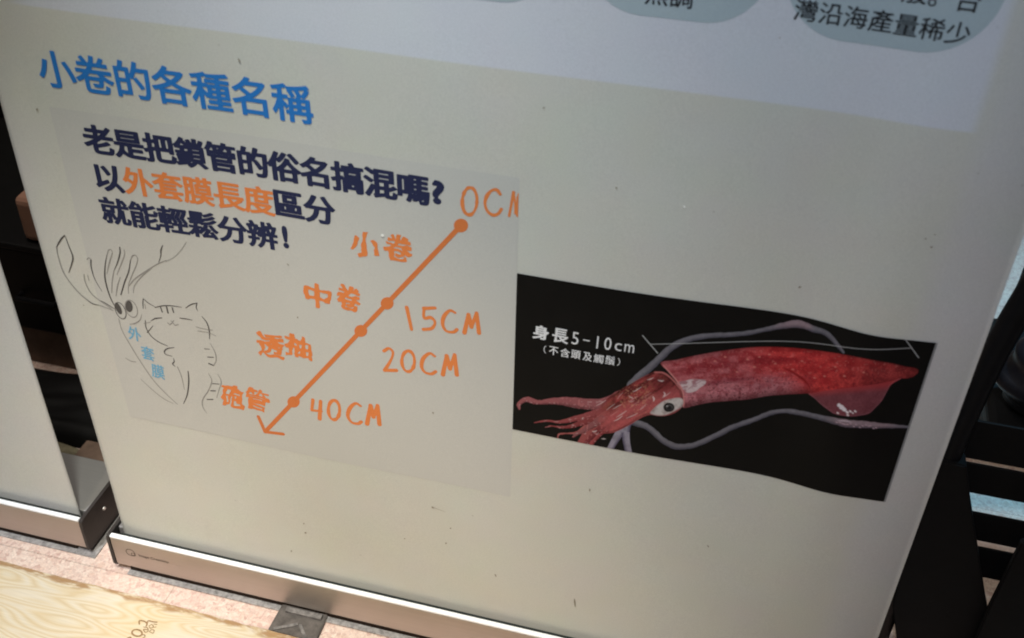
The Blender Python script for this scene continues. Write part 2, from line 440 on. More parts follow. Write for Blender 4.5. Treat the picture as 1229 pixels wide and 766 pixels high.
    def disc(s, x, y, rx, ry=None, rot=0.0):
        ry = ry or rx; ts = np.linspace(0, 2*math.pi, 24, endpoint=False)
        c, sn = math.cos(rot), math.sin(rot)
        s.poly([(x+rx*math.cos(t)*c-ry*math.sin(t)*sn, y+rx*math.cos(t)*sn+ry*math.sin(t)*c) for t in ts])
    def ring(s, x, y, rx, ry, w, rot=0.0):
        c, sn = math.cos(rot), math.sin(rot)
        s.stroke([(x+rx*math.cos(t)*c-ry*math.sin(t)*sn, y+rx*math.cos(t)*sn+ry*math.sin(t)*c) for t in np.linspace(0, 2*math.pi, 21)], w)
    def poly(s, pts):
        P = np.array(pts, float); u, v = uv(P[:, 0], P[:, 1]); A = np.column_stack([u, v]); B = np.roll(A, -1, 0)
        l = A.min(0)-2*s.h; h_ = A.max(0)+2*s.h
        def fn(Pp):
            d, _ = seg_dist(Pp, A, B); d = d.min(1)
            y = Pp[:, 1][:, None]; cr = (A[None, :, 1] > y) != (B[None, :, 1] > y)
            xi = A[None, :, 0]+(y-A[None, :, 1])/((B-A)[None, :, 1]+1e-18)*(B-A)[None, :, 0]
            ins = ((cr & (Pp[:, 0][:, None] < xi)).sum(1) % 2) == 1
            return np.where(ins, -d, d)
        s.add(l[0], h_[0], l[1], h_[1], fn)
    def rbox(s, u0, u1, v0, v1, r):
        def fn(P):
            q = np.abs(P-[(u0+u1)/2, (v0+v1)/2])-np.array([(u1-u0)/2-r, (v1-v0)/2-r])
            return np.hypot(*np.maximum(q, 0).T)+np.minimum(q.max(1), 0)-r
        s.add(u0-2*s.h, u1+2*s.h, v0-2*s.h, v1+2*s.h, fn)
    def build(s, name, mat, parent, lift=0.0004, clip_u=None, place=None):
        h = s.h
        U0 = min(i[0] for i in s.items); U1 = max(i[1] for i in s.items); V0 = min(i[2] for i in s.items); V1 = max(i[3] for i in s.items)
        nu = int((U1-U0)/h)+2; nv = int((V1-V0)/h)+2
        Fd = np.full((nv, nu), 1.0)
        for u0, u1, v0, v1, fn in s.items:
            i0 = max(int((u0-U0)/h), 0); i1 = min(int((u1-U0)/h)+2, nu); j0 = max(int((v0-V0)/h), 0); j1 = min(int((v1-V0)/h)+2, nv)
            uu, vv = np.meshgrid(U0+h*np.arange(i0, i1), V0+h*np.arange(j0, j1))
            P = np.column_stack([uu.ravel(), vv.ravel()]); out = np.empty(len(P))
            for k in range(0, len(P), 4000): out[k:k+4000] = fn(P[k:k+4000])
            Fd[j0:j1, i0:i1] = np.minimum(Fd[j0:j1, i0:i1], out.reshape(uu.shape))
        if clip_u is not None:
            Fd = np.maximum(Fd, (U0+h*np.arange(nu)-clip_u)[None])
        verts, faces = march(Fd, U0, V0, h)
        me = bpy.data.meshes.new(name)
        V = np.array(verts)
        if place: co = place(V)
        else: co = [(a, g(a, b)-lift, b) for a, b in V]
        me.from_pydata([tuple(map(float, c)) for c in co], [], faces)
        return link(name, me, mat, parent)
def _px(u, v):
    X, Y = proj(np.array([u]), np.array([v])); return float(X[0]), float(Y[0])
_CASE = {1: [[0, 4, 7]], 2: [[4, 1, 5]], 3: [[0, 1, 5, 7]], 4: [[5, 2, 6]], 5: [[0, 4, 7], [5, 2, 6]], 6: [[4, 1, 2, 6]], 7: [[0, 1, 2, 6, 7]],
         8: [[7, 6, 3]], 9: [[0, 4, 6, 3]], 10: [[4, 1, 5], [7, 6, 3]], 11: [[0, 1, 5, 6, 3]], 12: [[7, 5, 2, 3]], 13: [[0, 4, 5, 2, 3]], 14: [[4, 1, 2, 3, 7]]}
def march(Fd, U0, V0, h):
    ins = Fd < 0
    code = ins[:-1, :-1]*1+ins[:-1, 1:]*2+ins[1:, 1:]*4+ins[1:, :-1]*8
    verts = []; faces = []; idx = {}
    def vid(key, p):
        if key not in idx: idx[key] = len(verts); verts.append(p)
        return idx[key]
    def corner(j, i): return vid((j, i, 0), (U0+i*h, V0+j*h))
    def edge(j, i, k):                              # k=1: along u from (j,i); k=2: along v
        a = Fd[j, i]; b = Fd[j, i+1] if k == 1 else Fd[j+1, i]
        t = a/(a-b)
        return vid((j, i, k), (U0+(i+t)*h, V0+j*h) if k == 1 else (U0+i*h, V0+(j+t)*h))
    nj, ni = code.shape
    for j, i in zip(*np.nonzero((code > 0) & (code < 15))):
        j = int(j); i = int(i)
        for poly in _CASE[int(code[j, i])]:
            f = []
            for k in poly:
                f.append(corner(j, i) if k == 0 else corner(j, i+1) if k == 1 else corner(j+1, i+1) if k == 2 else corner(j+1, i) if k == 3 else
                         edge(j, i, 1) if k == 4 else edge(j, i+1, 2) if k == 5 else edge(j+1, i, 1) if k == 6 else edge(j, i, 2))
            faces.append(f)
    full = code == 15
    for j in range(nj):
        row = full[j].astype(np.int8); d = np.diff(np.concatenate([[0], row, [0]]))
        for a, b in zip(np.nonzero(d == 1)[0], np.nonzero(d == -1)[0]):
            a = int(a); b = int(b); st = max(1, int(0.008/h))
            for c in range(a, b, st):
                e = min(c+st, b)
                faces.append([corner(j, c), corner(j, e), corner(j+1, e), corner(j+1, c)])
    return verts, faces

# ------------------------------------------------------------------ the setting
bm = bmesh.new()
bmesh.ops.create_grid(bm, x_segments=2, y_segments=2, size=6.0)
fl = from_bm('floor', bm, M['floor']); fl.location.z = FZ
fl['kind'] = 'structure'; fl['label'] = 'pale pink mottled marble tile floor'

# ------------------------------------------------------------------ roll-up banner
FY, ZT, ZB = -0.014, 0.0545, 0.0055                # base front plane, top, bottom
def banner_sheet(x0, x1, z0, z1, mat, parent, dent=True, y=0.0):
    nu, nv = 170, 260
    us = np.linspace(x0, x1, nu+1); vs = np.linspace(z0, z1, nv+1)
    vert = []
    for v in vs:
        for u in us:
            yy = y + (float(g(u, v)) if dent else 0.0)
            vert.append((float(u), yy, float(v)))
    n = len(vert)
    vert += [(a, b+0.0005, c) for a, b, c in vert]
    f = []
    for j in range(nv):
        for i in range(nu):
            a = j*(nu+1)+i; q = [a, a+1, a+nu+2, a+nu+1]
            f.append(q); f.append([n+k for k in q[::-1]])
    for j in range(nv):
        for i in (0, nu):
            a = j*(nu+1)+i; b = a+nu+1
            f.append([a, b, n+b, n+a])
    me = bpy.data.meshes.new('sheet'); me.from_pydata(vert, [], f)
    for p in me.polygons: p.use_smooth = True
    return link('sheet', me, mat, parent)
def banner_base(x0, x1, dy, parent):
    bm = bmesh.new()
    box(bm, x0, x1, dy+0.0045, dy+0.086, ZB+0.001, ZT-0.004, 0.0015)       # rear housing with its flat top
    box(bm, x0+.001, x1-.001, dy-0.010, dy+0.004, ZB+0.002, 0.030)         # floor of the slot
    b = from_bm('base', bm, M['housing'], parent)
    bm = bmesh.new(); box(bm, x0, x1, dy+FY, dy+FY+0.003, ZB, ZT-0.0035, 0.0006)
    from_bm('front_panel', bm, M['alu'], b)
    bm = bmesh.new(); box(bm, x0, x1, dy+FY-0.0003, dy+FY+0.0057, ZT-0.0034, ZT, 0.0012, 3)
    from_bm('front_lip', bm, M['alu_lip'], b)
    bm = bmesh.new(); box(bm, x0+.008, x1-.008, dy+FY+0.0059, dy-0.0010, 0.031, ZT-0.0065)
    from_bm('slot_shade_strip', bm, M['slot_shade'], b)  # dark strip added for the shade between lip and sheet
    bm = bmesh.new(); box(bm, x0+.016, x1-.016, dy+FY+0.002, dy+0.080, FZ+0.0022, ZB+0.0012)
    from_bm('under_base_shade', bm, M['under_shade'], b)  # dark strip added for the shadow under the base
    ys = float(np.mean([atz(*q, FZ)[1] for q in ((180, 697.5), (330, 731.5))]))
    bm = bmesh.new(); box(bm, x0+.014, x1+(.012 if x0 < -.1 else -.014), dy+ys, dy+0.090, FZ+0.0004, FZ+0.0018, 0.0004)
    from_bm('base_shadow_strip', bm, M['shadow_band'], b)  # thin grey strip added in place of the base's floor shadow
    for s in (-1, 1):
        xa, xb = (x0-0.0045, x0-0.0004) if s < 0 else (x1+0.0004, x1+0.0045)
        pts = []
        for cy, cz, a0 in ((dy+FY+0.004, ZB+0.001, 180), (dy+0.084, ZB+0.001, 270), (dy+0.084, ZT-0.006, 0), (dy+FY+0.004, ZT-0.006, 90)):
            for k in range(5):
                t = math.radians(a0+k*22.5); pts.append((cy+0.0048*math.cos(t), cz+0.0055*math.sin(t)))
        bm = bmesh.new()
        A = [bm.verts.new((xa, p, q)) for p, q in pts]; B = [bm.verts.new((xb, p, q)) for p, q in pts]
        bm.faces.new(A); bm.faces.new(B[::-1])
        for i in range(len(pts)): bm.faces.new((A[i], B[i], B[(i+1) % len(pts)], A[(i+1) % len(pts)]))
        bmesh.ops.recalc_face_normals(bm, faces=bm.faces)
        c = from_bm('end_cap', bm, M['cap'], parent)
        bm = bmesh.new()
        xs = xa-0.0008 if s < 0 else xb
        bmesh.ops.create_cone(bm, cap_ends=True, segments=16, radius1=0.0028, radius2=0.0022, depth=0.0016,
                              matrix=Matrix.Translation((xs+0.0004, dy+0.028, 0.033)) @ Matrix.Rotation(math.pi/2*(1 if s > 0 else -1), 4, 'Y'))
        from_bm('screw', bm, M['screw'], c)
    return b

ban = tag(empty('roll_up_banner', (W/2, 0.03, 0)), 'large white roll-up banner with a squid photograph, blue heading and orange measuring arrow', 'banner')
banner_sheet(0, W, 0.030, 1.95, M['sheet'], ban)
base = banner_base(-0.007, W+0.007, 0.0, ban)
bm = bmesh.new(); box(bm, -0.007, W+0.007, -0.008, 0.010, 1.951, 1.985, 0.003); from_bm('top_rail', bm, M['alu'], ban)
bm = bmesh.new(); tube(bm, [(W/2, 0.06, 0.05), (W/2, 0.06, 1.0), (W/2, 0.012, 1.955)], 0.007); from_bm('support_pole', bm, M['alu'], ban)

# swivel foot in front of the base
fx = [float(atz(x, y, FZ+0.005)[0]) for x, y in ((337, 731), (393, 744))]
fa = bmesh.new()
q = [atz(337, 730, FZ+.005), atz(391, 741, FZ+.005), atz(383, 766, FZ+.005), atz(324, 756, FZ+.005)]
q = [(float(a), float(b)) for a, b in q]
yb = p_edge = float(atz(324, 757, 0.003)[1])+0.002
q[2] = (q[1][0]+0.002, yb); q[3] = (q[0][0]-0.002, yb)
q[0] = (q[0][0], 0.02); q[1] = (q[1][0], 0.02)
A = [fa.verts.new((a, b, FZ+0.0006)) for a, b in q]; B = [fa.verts.new((a, b, FZ+0.0051)) for a, b in q]
fa.faces.new(A); fa.faces.new(B[::-1])
for i in range(4): fa.faces.new((A[i], B[i], B[(i+1) % 4], A[(i+1) % 4]))
bmesh.ops.recalc_face_normals(fa, faces=fa.faces)
bmesh.ops.bevel(fa, geom=list(fa.edges), offset=0.001, segments=2, affect='EDGES')
foot = from_bm('swivel_foot', fa, M['foot'], ban)
xm = (q[2][0]+q[3][0])/2
def bar(bm, p, q_, wd, z0, z1):
    p = Vector(p); q_ = Vector(q_); d = (q_-p).normalized(); n = Vector((-d.y, d.x))*wd/2
    c = [p-n, q_-n, q_+n, p+n]
    a = [bm.verts.new((v.x, v.y, z0)) for v in c]; b = [bm.verts.new((v.x, v.y, z1)) for v in c]
    bm.faces.new(a[::-1]); bm.faces.new(b)
    for i in range(4): bm.faces.new((a[i], a[(i+1) % 4], b[(i+1) % 4], b[i]))
ry = (yb+FY)/2
z0_, z1_ = FZ+0.0052, FZ+0.0068
bm = bmesh.new(); bar(bm, (xm+0.001, ry-0.002), (xm-0.023, yb+0.003), 0.0036, z0_, z1_); from_bm('rib', bm, M['foot_rib'], foot)
bm = bmesh.new(); bar(bm, (xm+0.0035, ry-0.002), (xm+0.017, yb+0.001), 0.0036, z0_, z1_); from_bm('rib', bm, M['foot_rib'], foot)
bm = bmesh.new(); bar(bm, (xm-0.020, FY-0.005), (xm+0.024, FY-0.005), 0.0065, z0_, z1_+0.0015); from_bm('rib', bm, M['foot_rib'], foot)
bm = bmesh.new(); tube(bm, [(xm, 0.012, FZ+0.0045), (xm, 0.012, ZB+0.004)], 0.011, 16); from_bm('pivot', bm, M['foot'], foot)

# maker's mark on the base front
P = Print(0.00012)
def on_front(V): return [(a, FY-0.0002, b) for a, b in V]
def fpt(x, y):
    a, b = aty(x, y, FY); return float(a), float(b)
def ring_uv(P, c, r, wd):
    P.add(c[0]-r-wd, c[0]+r+wd, c[1]-r-wd, c[1]+r+wd, lambda Q, c=c, r=r, wd=wd: np.abs(np.hypot(Q[:, 0]-c[0], Q[:, 1]-c[1])-r)-wd/2)
ring_uv(P, fpt(156.6, 663.2), 0.0056, 0.0009); ring_uv(P, fpt(160.2, 665.6), 0.0026, 0.0008)
x0, z0 = fpt(166.5, 667.0); x1, z1 = fpt(203, 676.8)
word = 'Image Creations'; adv = []; pen = 0.0
for ch in word:
    if ch == ' ': pen += 0.32; continue
    E_ = glyph_edges(ch); adv.append((ch, pen)); pen += E_.reshape(-1, 2)[:, 0].max()+0.06
sc = (x1-x0)/pen
for ch, pn in adv:
    E_ = glyph_edges(ch); A = E_[:, 0]*sc+[x0+pn*sc, z0-0.001]; B = E_[:, 1]*sc+[x0+pn*sc, z0-0.001]
    def fn(Pp, A=A, B=B):
        d, _ = seg_dist(Pp, A, B); d = d.min(1); y = Pp[:, 1][:, None]
        cr = (A[None, :, 1] > y) != (B[None, :, 1] > y)
        xi = A[None, :, 0]+(y-A[None, :, 1])/((B-A)[None, :, 1]+1e-18)*(B-A)[None, :, 0]
        return np.where(((cr & (Pp[:, 0][:, None] < xi)).sum(1) % 2) == 1, -d, d)-0.00006
    l = np.vstack([A, B]).min(0)-.0003; u_ = np.vstack([A, B]).max(0)+.0003
    P.add(l[0], u_[0], l[1], u_[1], fn)
P.build('maker_mark', plastic('engraved_mark', (0.075, 0.055, 0.045, 1), 0.6), base, place=on_front)

# info panel, faintly darker print
P = Print(0.0008); pu0 = float(np.mean([uv(*q)[0] for q in ((59, 131), (103, 301), (157, 502))])); pu1 = float(np.mean([uv(*q)[0] for q in ((623, 212), (613, 595))]))
pv1 = float(np.mean([uv(*q)[1] for q in ((59, 131), (380, 173.5), (624, 212))])); pv0 = float(np.mean([uv(*q)[1] for q in ((157, 502), (613, 595))]))
P.rbox(pu0, pu1, pv0, pv1, 0.0005)
info = P.build('info_panel', M['panel'], ban, lift=0.0002)

# grey-blue text boxes of the upper print
P = Print(0.0006)
ua = float(uv(938, 0)[0]); ub = float(uv(1206, 0)[0]); vb = float(uv(1050, 55)[1])
P.rbox(ua, ub, vb, vb+0.14, 0.046)
tb1 = P.build('text_box', M['pill'], ban, lift=0.0002)
P = Print(0.0006)
ua = float(uv(699, 0)[0]); ub = float(uv(921, 0)[0]); vb2 = float(uv(800, 22)[1])
P.rbox(ua, ub, vb2, vb2+0.14, 0.042)
tb2 = P.build('text_box', M['pill'], ban, lift=0.0002)
P = Print(0.0006)
ub = float(uv(668, 0)[0]); vb3 = float(uv(606, 3)[1])
P.rbox(ub-0.15, ub, vb3, vb3+0.14, 0.042)
P.build('text_box', M['pill'], ban, lift=0.0002)
P = Print(0.0003)
P.line('灣沿海產量稀少', (967.8, 12.4), (1150, 39.8), 0.012, 1.0)
P.line('般。台', (1099, -9.5), (1163, 0.3), 0.012, 1.0)
P.build('box_lettering', M['black_ink'], tb1, lift=0.0004)
P = Print(0.0003); P.line('無調', (788.5, -7.5), (818.5, -4), 0.012, 1.0)
P.build('box_lettering', M['black_ink'], tb2, lift=0.0004)

# heading and question
P = Print(0.0003); P.line('小卷的各種名稱', (67.5, 83.5), (350.5, 123.5), 0.024, 1.02, yk=0.75)
P.build('heading_lettering', M['blue'], ban)
P = Print(0.00026)
P.line('老是把鎖管的俗名搞混嗎', (118.5, 168), (496, 226.5), 0.046, 1.03, yk=0.62)
P.glyph('?', 526.2, 231.0, wpx=16, hpx=29, bold=0.05, yk=1.0)
u0 = (129.4, 213.0); u1 = (383.4, 251.5)
def between(k, n=7): return (u0[0]+(u1[0]-u0[0])*k/n, u0[1]+(u1[1]-u0[1])*k/n)
P.line('以     區分', u0, u1, 0.046, 1.03, yk=0.62)
P.line('就能輕鬆分辨', (138, 253.5), (315, 281.8), 0.040, 1.03, yk=0.58)
P.glyph('!', 342.6, 284.6, wpx=7, hpx=27, bold=0.045, yk=1.0)
P.build('question_lettering', M['navy'], info)
P = Print(0.00026); P.line('外套膜長度', between(1), between(5), 0.034, 1.03, yk=0.62)
P.build('highlighted_lettering', M['orange'], info)

# measuring arrow
P = Print(0.0003)
P.stroke([(553.4, 270.5), (464.8, 363.9), (433.2, 397), (352.5, 482.2), (318.3, 518.1)], [5.6, 5.0, 4.8, 4.5, 4.2], smooth=False)
P.stroke([(310.3, 500), (318.3, 518.1), (340, 520.8)], 3.8, smooth=False)
P.disc(553.4, 270.5, 8.6, 8.2); P.disc(464.8, 363.9, 7.8, 7.4); P.disc(433.2, 397, 7.8, 7.2); P.disc(352.5, 482.2, 7.4, 6.8)
P.build('measuring_arrow', M['orange_line'], info)
# brush lettering beside the arrow
for n_, (ch, x, y, a, b, r) in enumerate((('小', 438.1, 294.5, 34, 32, -0.04), ('卷', 477.5, 297, 34, 34, -0.06), ('中', 381.4, 355.9, 31, 30, -0.05), ('卷', 418.7, 357.6, 31, 32, -0.08),
                          ('透', 324.6, 414.7, 32, 30, -0.02), ('抽', 358.4, 416.2, 31, 28, -0.08), ('砲', 279.2, 476.3, 29, 28, -0.06), ('管', 308.5, 479.3, 28, 28, -0.10))):
    if n_ % 2 == 0: P = Print(0.00025)
    P.glyph(ch, x, y, wpx=a, hpx=b, bold=0.046, rot=r, yk=0.6, shear=0.06, brush=0.085)
    if n_ % 2: P.build('brush_lettering', M['orange'], info)
# hand written sizes
P = Print(0.00025, 1.12, 0.5)
def z5(*p): return [(420+x/5.586, 210+y/5.586) for x, y in p]
def z3(*p): return [(250+x/3.483, 320+y/3.483) for x, y in p]
P.ring(563.8, 241.3, 8.8, 16.4, 3.6, rot=0.05)
P.stroke(z5((1008, 128), (985, 100), (952, 103), (920, 138), (906, 188), (922, 240), (960, 268), (995, 258), (1016, 228)), 3.5)
P.stroke(z5((1068, 274), (1083, 195), (1098, 116)), 3.2); P.stroke(z5((1098, 116), (1108, 190), (1112, 255)), 2.8); P.stroke(z5((1112, 255), (1124, 190), (1136, 130)), 3.0); P.stroke(z5((1128, 150), (1127, 215), (1124, 272)), 3.2)
P.build('size_lettering', M['orange'], info, clip_u=pu1-0.0003); P = Print(0.00025, 1.12, 0.5)
P.stroke(z3((830, 170), (850, 262)), 4.0)
P.stroke(z3((948, 172), (902, 174)), 3.6); P.stroke(z3((902, 174), (903, 214), (930, 212), (948, 232), (935, 257), (900, 262)), 3.6)
P.stroke(z3((1032, 192), (1010, 183), (986, 207), (980, 240), (995, 268), (1025, 273), (1040, 262)), 3.8)
def m_(pts):
    for a, b in zip(pts, pts[1:]): P.stroke(z3(a, b), 4.0)
m_([(1071, 276), (1088, 200), (1100, 252), (1122, 194), (1132, 277)])
P.build('size_lettering', M['orange'], info, clip_u=pu1-0.0003); P = Print(0.00025, 1.12, 0.5)
P.stroke(z3((735, 352), (755, 341), (772, 357), (765, 387), (738, 433)), 3.6); P.stroke(z3((738, 433), (786, 433)), 3.6)
P.ring(*z3((836, 395))[0], 7.6, 12.4, 3.6)
P.stroke(z3((947, 374), (926, 362), (900, 382), (892, 415), (905, 440), (932, 448), (951, 438)), 3.8)
m_([(981, 451), (997, 372), (1011, 427), (1030, 368), (1039, 452)])
P.build('size_lettering', M['orange'], info, clip_u=pu1-0.0003); P = Print(0.00025, 1.12, 0.5)
P.stroke(z3((438, 556), (433, 600), (474, 604)), 3.4, smooth=False); P.stroke(z3((470, 562), (466, 636)), 3.6)
P.ring(*z3((526, 599))[0], 6.8, 11.6, 3.6)
P.stroke(z3((637, 582), (616, 571), (592, 592), (584, 624), (600, 650), (626, 656), (640, 648)), 3.7)
m_([(664, 657), (679, 580), (691, 628), (708, 580), (716, 659)])
P.build('size_lettering', M['orange'], info)

# pencil drawing: a squid beside a cat
def za(*p): return [(60+x/6.386, 280+y/6.386) for x, y in p]
def zb(*p): return [(130+x/5.107, 350+y/5.107) for x, y in p]
dk = Print(0.00022, 0.95); lt = Print(0.00022, 0.95)
dk.stroke(za((113, 15), (85, 45), (50, 105)), [1.2, 1.6, 0.8]); dk.stroke(za((118, 22), (145, 95), (176, 180), (165, 240), (145, 300)), [0.9, 1.2, 1.7, 1.3, .6])
lt.stroke(za((50, 105), (65, 180), (105, 300), (175, 400), (250, 480), (320, 533)), [1.1, 1.0, 1.3, 1.2, 1.3, 1.4])
dk.stroke(za((250, 480), (320, 535), (385, 552)), [.5, 1.4, .6]); lt.stroke(za((385, 552), (440, 572), (485, 590)), .9)
lt.stroke(za((285, 200), (300, 187), (318, 200)), 1.0); dk.stroke(za((315, 205), (318, 260), (345, 350), (400, 445)), [1.7, 1.5, 1.0, .5])
lt.stroke(za((262, 315), (270, 370), (310, 450), (370, 505), (470, 575)), [1.0, 1.1, 1.0, 1.0, 1.2]); lt.stroke(za((290, 320), (300, 360)), .8)
dk.stroke(za((390, 515), (435, 540), (490, 575)), [.5, 1.2, .9])
dk.stroke(za((438, 165), (425, 240), (422, 330), (440, 420), (470, 505), (500, 560)), [.7, 1.3, 1.8, 1.8, 1.5, 1.0])
lt.stroke(za((440, 160), (450, 128), (470, 125), (480, 145)), 1.0); lt.stroke(za((480, 150), (455, 230), (438, 310)), [1.2, 1.4, .7])
dk.stroke(za((536, 105), (538, 150), (520, 220), (490, 290)), [1.3, 1.7, 1.4, .6]); lt.stroke(za((492, 285), (478, 370), (475, 455)), [1.2, 1.1, .9])
lt.stroke(za((570, 125), (572, 165), (545, 240), (515, 315)), [1, 1.2, 1.2, .7]); lt.stroke(za((540, 335), (520, 400), (508, 480)), [.7, 1.3, .8])
lt.stroke(za((620, 200), (635, 170), (660, 170), (673, 200), (660, 250), (630, 320), (605, 390), (602, 460)), [1.1, 1.3, 1.2, 1.1, 1.0, .9, .8, .6])
dk.stroke(za((618, 205), (605, 290), (575, 370), (545, 470)), [1.0, 1.4, 1.6, 1.3])
lt.stroke(za((610, 400), (650, 350), (720, 300), (790, 255), (840, 228), (894, 205)), [.8, 1.2, 1.3, 1.2, 1.2, .7]); lt.stroke(za((640, 455), (650, 400), (700, 335), (780, 265)), [.6, .9, 1.1, .8])
dk.stroke(za((865, 92), (852, 130), (850, 175), (835, 222)), [1.0, 1.8, 1.2, .8])
lt.stroke([(199, 314), (210, 308), (219, 298), (224, 290)], .6)
# eyes
dk.poly(za(*[(526+26*math.cos(t)*.94-(-46)*math.sin(t)*.30, 575+26*math.cos(t)*.30+(-46)*math.sin(t)*-.96) for t in np.linspace(0, 2*math.pi, 22, endpoint=False)]))
dk.poly(za(*[(606+29*math.cos(t)*.96+46*math.sin(t)*.22, 558+29*math.cos(t)*-.2+46*math.sin(t)*.97) for t in np.linspace(0, 2*math.pi, 22, endpoint=False)]))
dk.ring(*za((542, 592))[0], 5.6, 10.4, 1.0, rot=-.42); lt.ring(*za((625, 577))[0], 6.6, 10.8, 1.1, rot=-.42)
lt.stroke(za((612, 695), (650, 690), (690, 665), (705, 620)), [.6, 1.2, 1.2, .5])
# squid mantle outline
lt.stroke(zb((65, 165), (85, 235), (135, 325), (200, 430), (280, 545), (360, 630), (425, 690)), [.8, .9, 1.1, 1.1, 1.1, 1.0, .7])
lt.stroke(zb((105, 405), (140, 425), (170, 430)), [.6, 1.2, .9]); lt.stroke(zb((200, 535), (270, 600), (340, 655), (400, 685)), [.5, .8, .9, .6])
dk.stroke(zb((490, 487), (494, 550), (485, 630), (462, 686)), [1.2, 1.6, 1.4, .7]); lt.stroke(zb((425, 460), (450, 520), (468, 600)), [1.1, 1.1, .6])
dk.build('squid_drawing', M['pencil'], ban)
lt.build('squid_drawing_soft_lines', M['pencil_soft'], ban, lift=0.00045)
dk = Print(0.00022, 0.95); lt = Print(0.00022, 0.95)
# cat
dk.stroke(zb((215, 105), (213, 70), (215, 42)), [.6, 1.2, .8]); dk.stroke(zb((215, 42), (245, 68), (290, 95)), [.9, 1.1, .7]); lt.stroke(zb((230, 105), (225, 75)), .8)
dk.stroke(zb((288, 97), (330, 87), (385, 86), (450, 95)), [.9, 1.5, 1.3, .7])
dk.stroke(zb((475, 100), (510, 78), (545, 70)), [.8, 1.4, 1.0]); dk.stroke(zb((545, 68), (540, 95), (549, 118)), [1.0, 1.3, .6])
dk.stroke(zb((322, 95), (332, 125)), 1.5); dk.stroke(zb((358, 92), (367, 130)), 1.9); dk.stroke(zb((393, 98), (401, 127)), 1.5)
dk.stroke(zb((262, 178), (290, 164), (330, 160)), [.6, 1.5, .9]); dk.stroke(zb((440, 162), (475, 166), (516, 174)), [1.1, 1.4, .6])
lt.stroke(zb((385, 178), (395, 184), (403, 176)), .9); lt.stroke(zb((365, 190), (378, 202), (395, 190), (410, 205), (430, 200)), 1.0)
dk.stroke(zb((228, 175), (233, 220), (262, 270), (310, 308), (365, 333)), [.9, 1.3, 1.2, 1.2, .8]); dk.stroke(zb((240, 250), (258, 230), (275, 208)), [1.2, 1.0, .5]); lt.stroke(zb((220, 195), (262, 185)), .7)
dk.stroke(zb((575, 152), (605, 190), (620, 240), (622, 290)), [.8, 1.5, 1.6, .7]); lt.stroke(zb((540, 215), (590, 228), (640, 235)), .9); lt.stroke(zb((550, 240), (610, 250), (660, 270)), .8)
dk.stroke(zb((405, 342), (365, 348), (345, 365), (355, 385), (392, 395)), [.7, 1.3, 1.4, 1.1, .6])
dk.stroke(zb((400, 408), (405, 428), (395, 442), (410, 458)), [.6, 1.2, 1.4, .8])
lt.stroke(zb((625, 315), (655, 370), (662, 420), (645, 455)), [.6, 1.3, 1.2, .8]); dk.stroke(zb((590, 350), (620, 352)), .9); dk.stroke(zb((610, 400), (645, 402)), 1.2); dk.stroke(zb((618, 440), (645, 452)), 1.8)
lt.stroke(zb((615, 500), (635, 545), (615, 605), (580, 660), (580, 705), (605, 745)), [.7, 1.1, 1.1, 1.1, 1.0, .6]); lt.stroke(zb((672, 505), (693, 550), (680, 600), (665, 650)), [.6, .9, .8, .5])
dk.stroke(zb((640, 563), (680, 566)), 1.1); dk.stroke(zb((628, 607), (658, 607)), 1.3); dk.stroke(zb((607, 660), (642, 660)), 1.3)
dk.build('cat_drawing', M['pencil'], info)
lt.build('cat_drawing_soft_lines', M['pencil_soft'], info, lift=0.00045)
P = Print(0.0002)
for ch, x, y in (('外', 161.7, 400.5), ('套', 177.6, 424), ('膜', 189.8, 445.6)):
    P.glyph(ch, x, y, wpx=15.5, hpx=16.5, bold=0.02, rot=-0.10)
P.build('drawing_lettering', M['sky_ink'], info, lift=0.0005)

# dirt and rubs, then a pale dent and a painted glint
P = Print(0.00022)
for x, y, a, b, r in ((653, 129, 1.6, 1.1, 0), (287.5, 72, 1.2, 3.2, -.5), (45, 131, 1.4, 1.8, 0), (740, 225, 1.5, 1.4, 0), (1118, 296, 2.0, 1.1, -.4), (1122, 281, 1.2, .8, 0),
                      (1111, 286, 1.6, .8, .3), (519.5, 608.5, 1.9, 1.1, .6), (541, 633.5, 1.1, 1, 0), (535.5, 651.5, 1.3, 1.1, 0), (960, 344, 2.2, 1.2, -.3), (486, 646, 1.2, .7, 0),
                      (708, 587.5, 1, 2, 0), (367, 639, 1.5, 1.3, 0), (365, 628, .9, 1.2, .4), (350, 661, .8, 1.4, 0), (101, 366, .9, .7, 0), (357.6, 380.5, 1, 1.2, 0), (520, 495, 1, 1.5, -.5),
                      (346, 317, .6, 2.2, -.9), (690, 723, 1.0, 6, -.1), (595, 690, .9, 2.2, -.5), (850, 655, .8, 2, -.6), (936, 45, 1.1, .8, 0)):
    P.disc(x, y, a*.85, b*.85, r)
P.stroke([(519, 608), (527, 611), (535, 614)], [.8, .5, .3])
P.build('dirt_specks', M['dirt'], ban, lift=0.0008)['kind'] = 'stuff'
P = Print(0.0002); P.disc(459.5, 282, 2.0, 1.6, .4); P.disc(821.5, 247.5, 1.1, 1.8, -.5)  # first disc is a glint drawn in white, second a pale dent
P.build('dent_and_glint', M['dent'], ban, lift=0.0009)['kind'] = 'stuff'

# ------------------------------------------------------------------ the printed squid photograph: a flat print, its picture drawn cell by cell
def sst(x, a, b):
    t = np.clip((x-a)/(b-a), 0, 1); return t*t*(3-2*t)

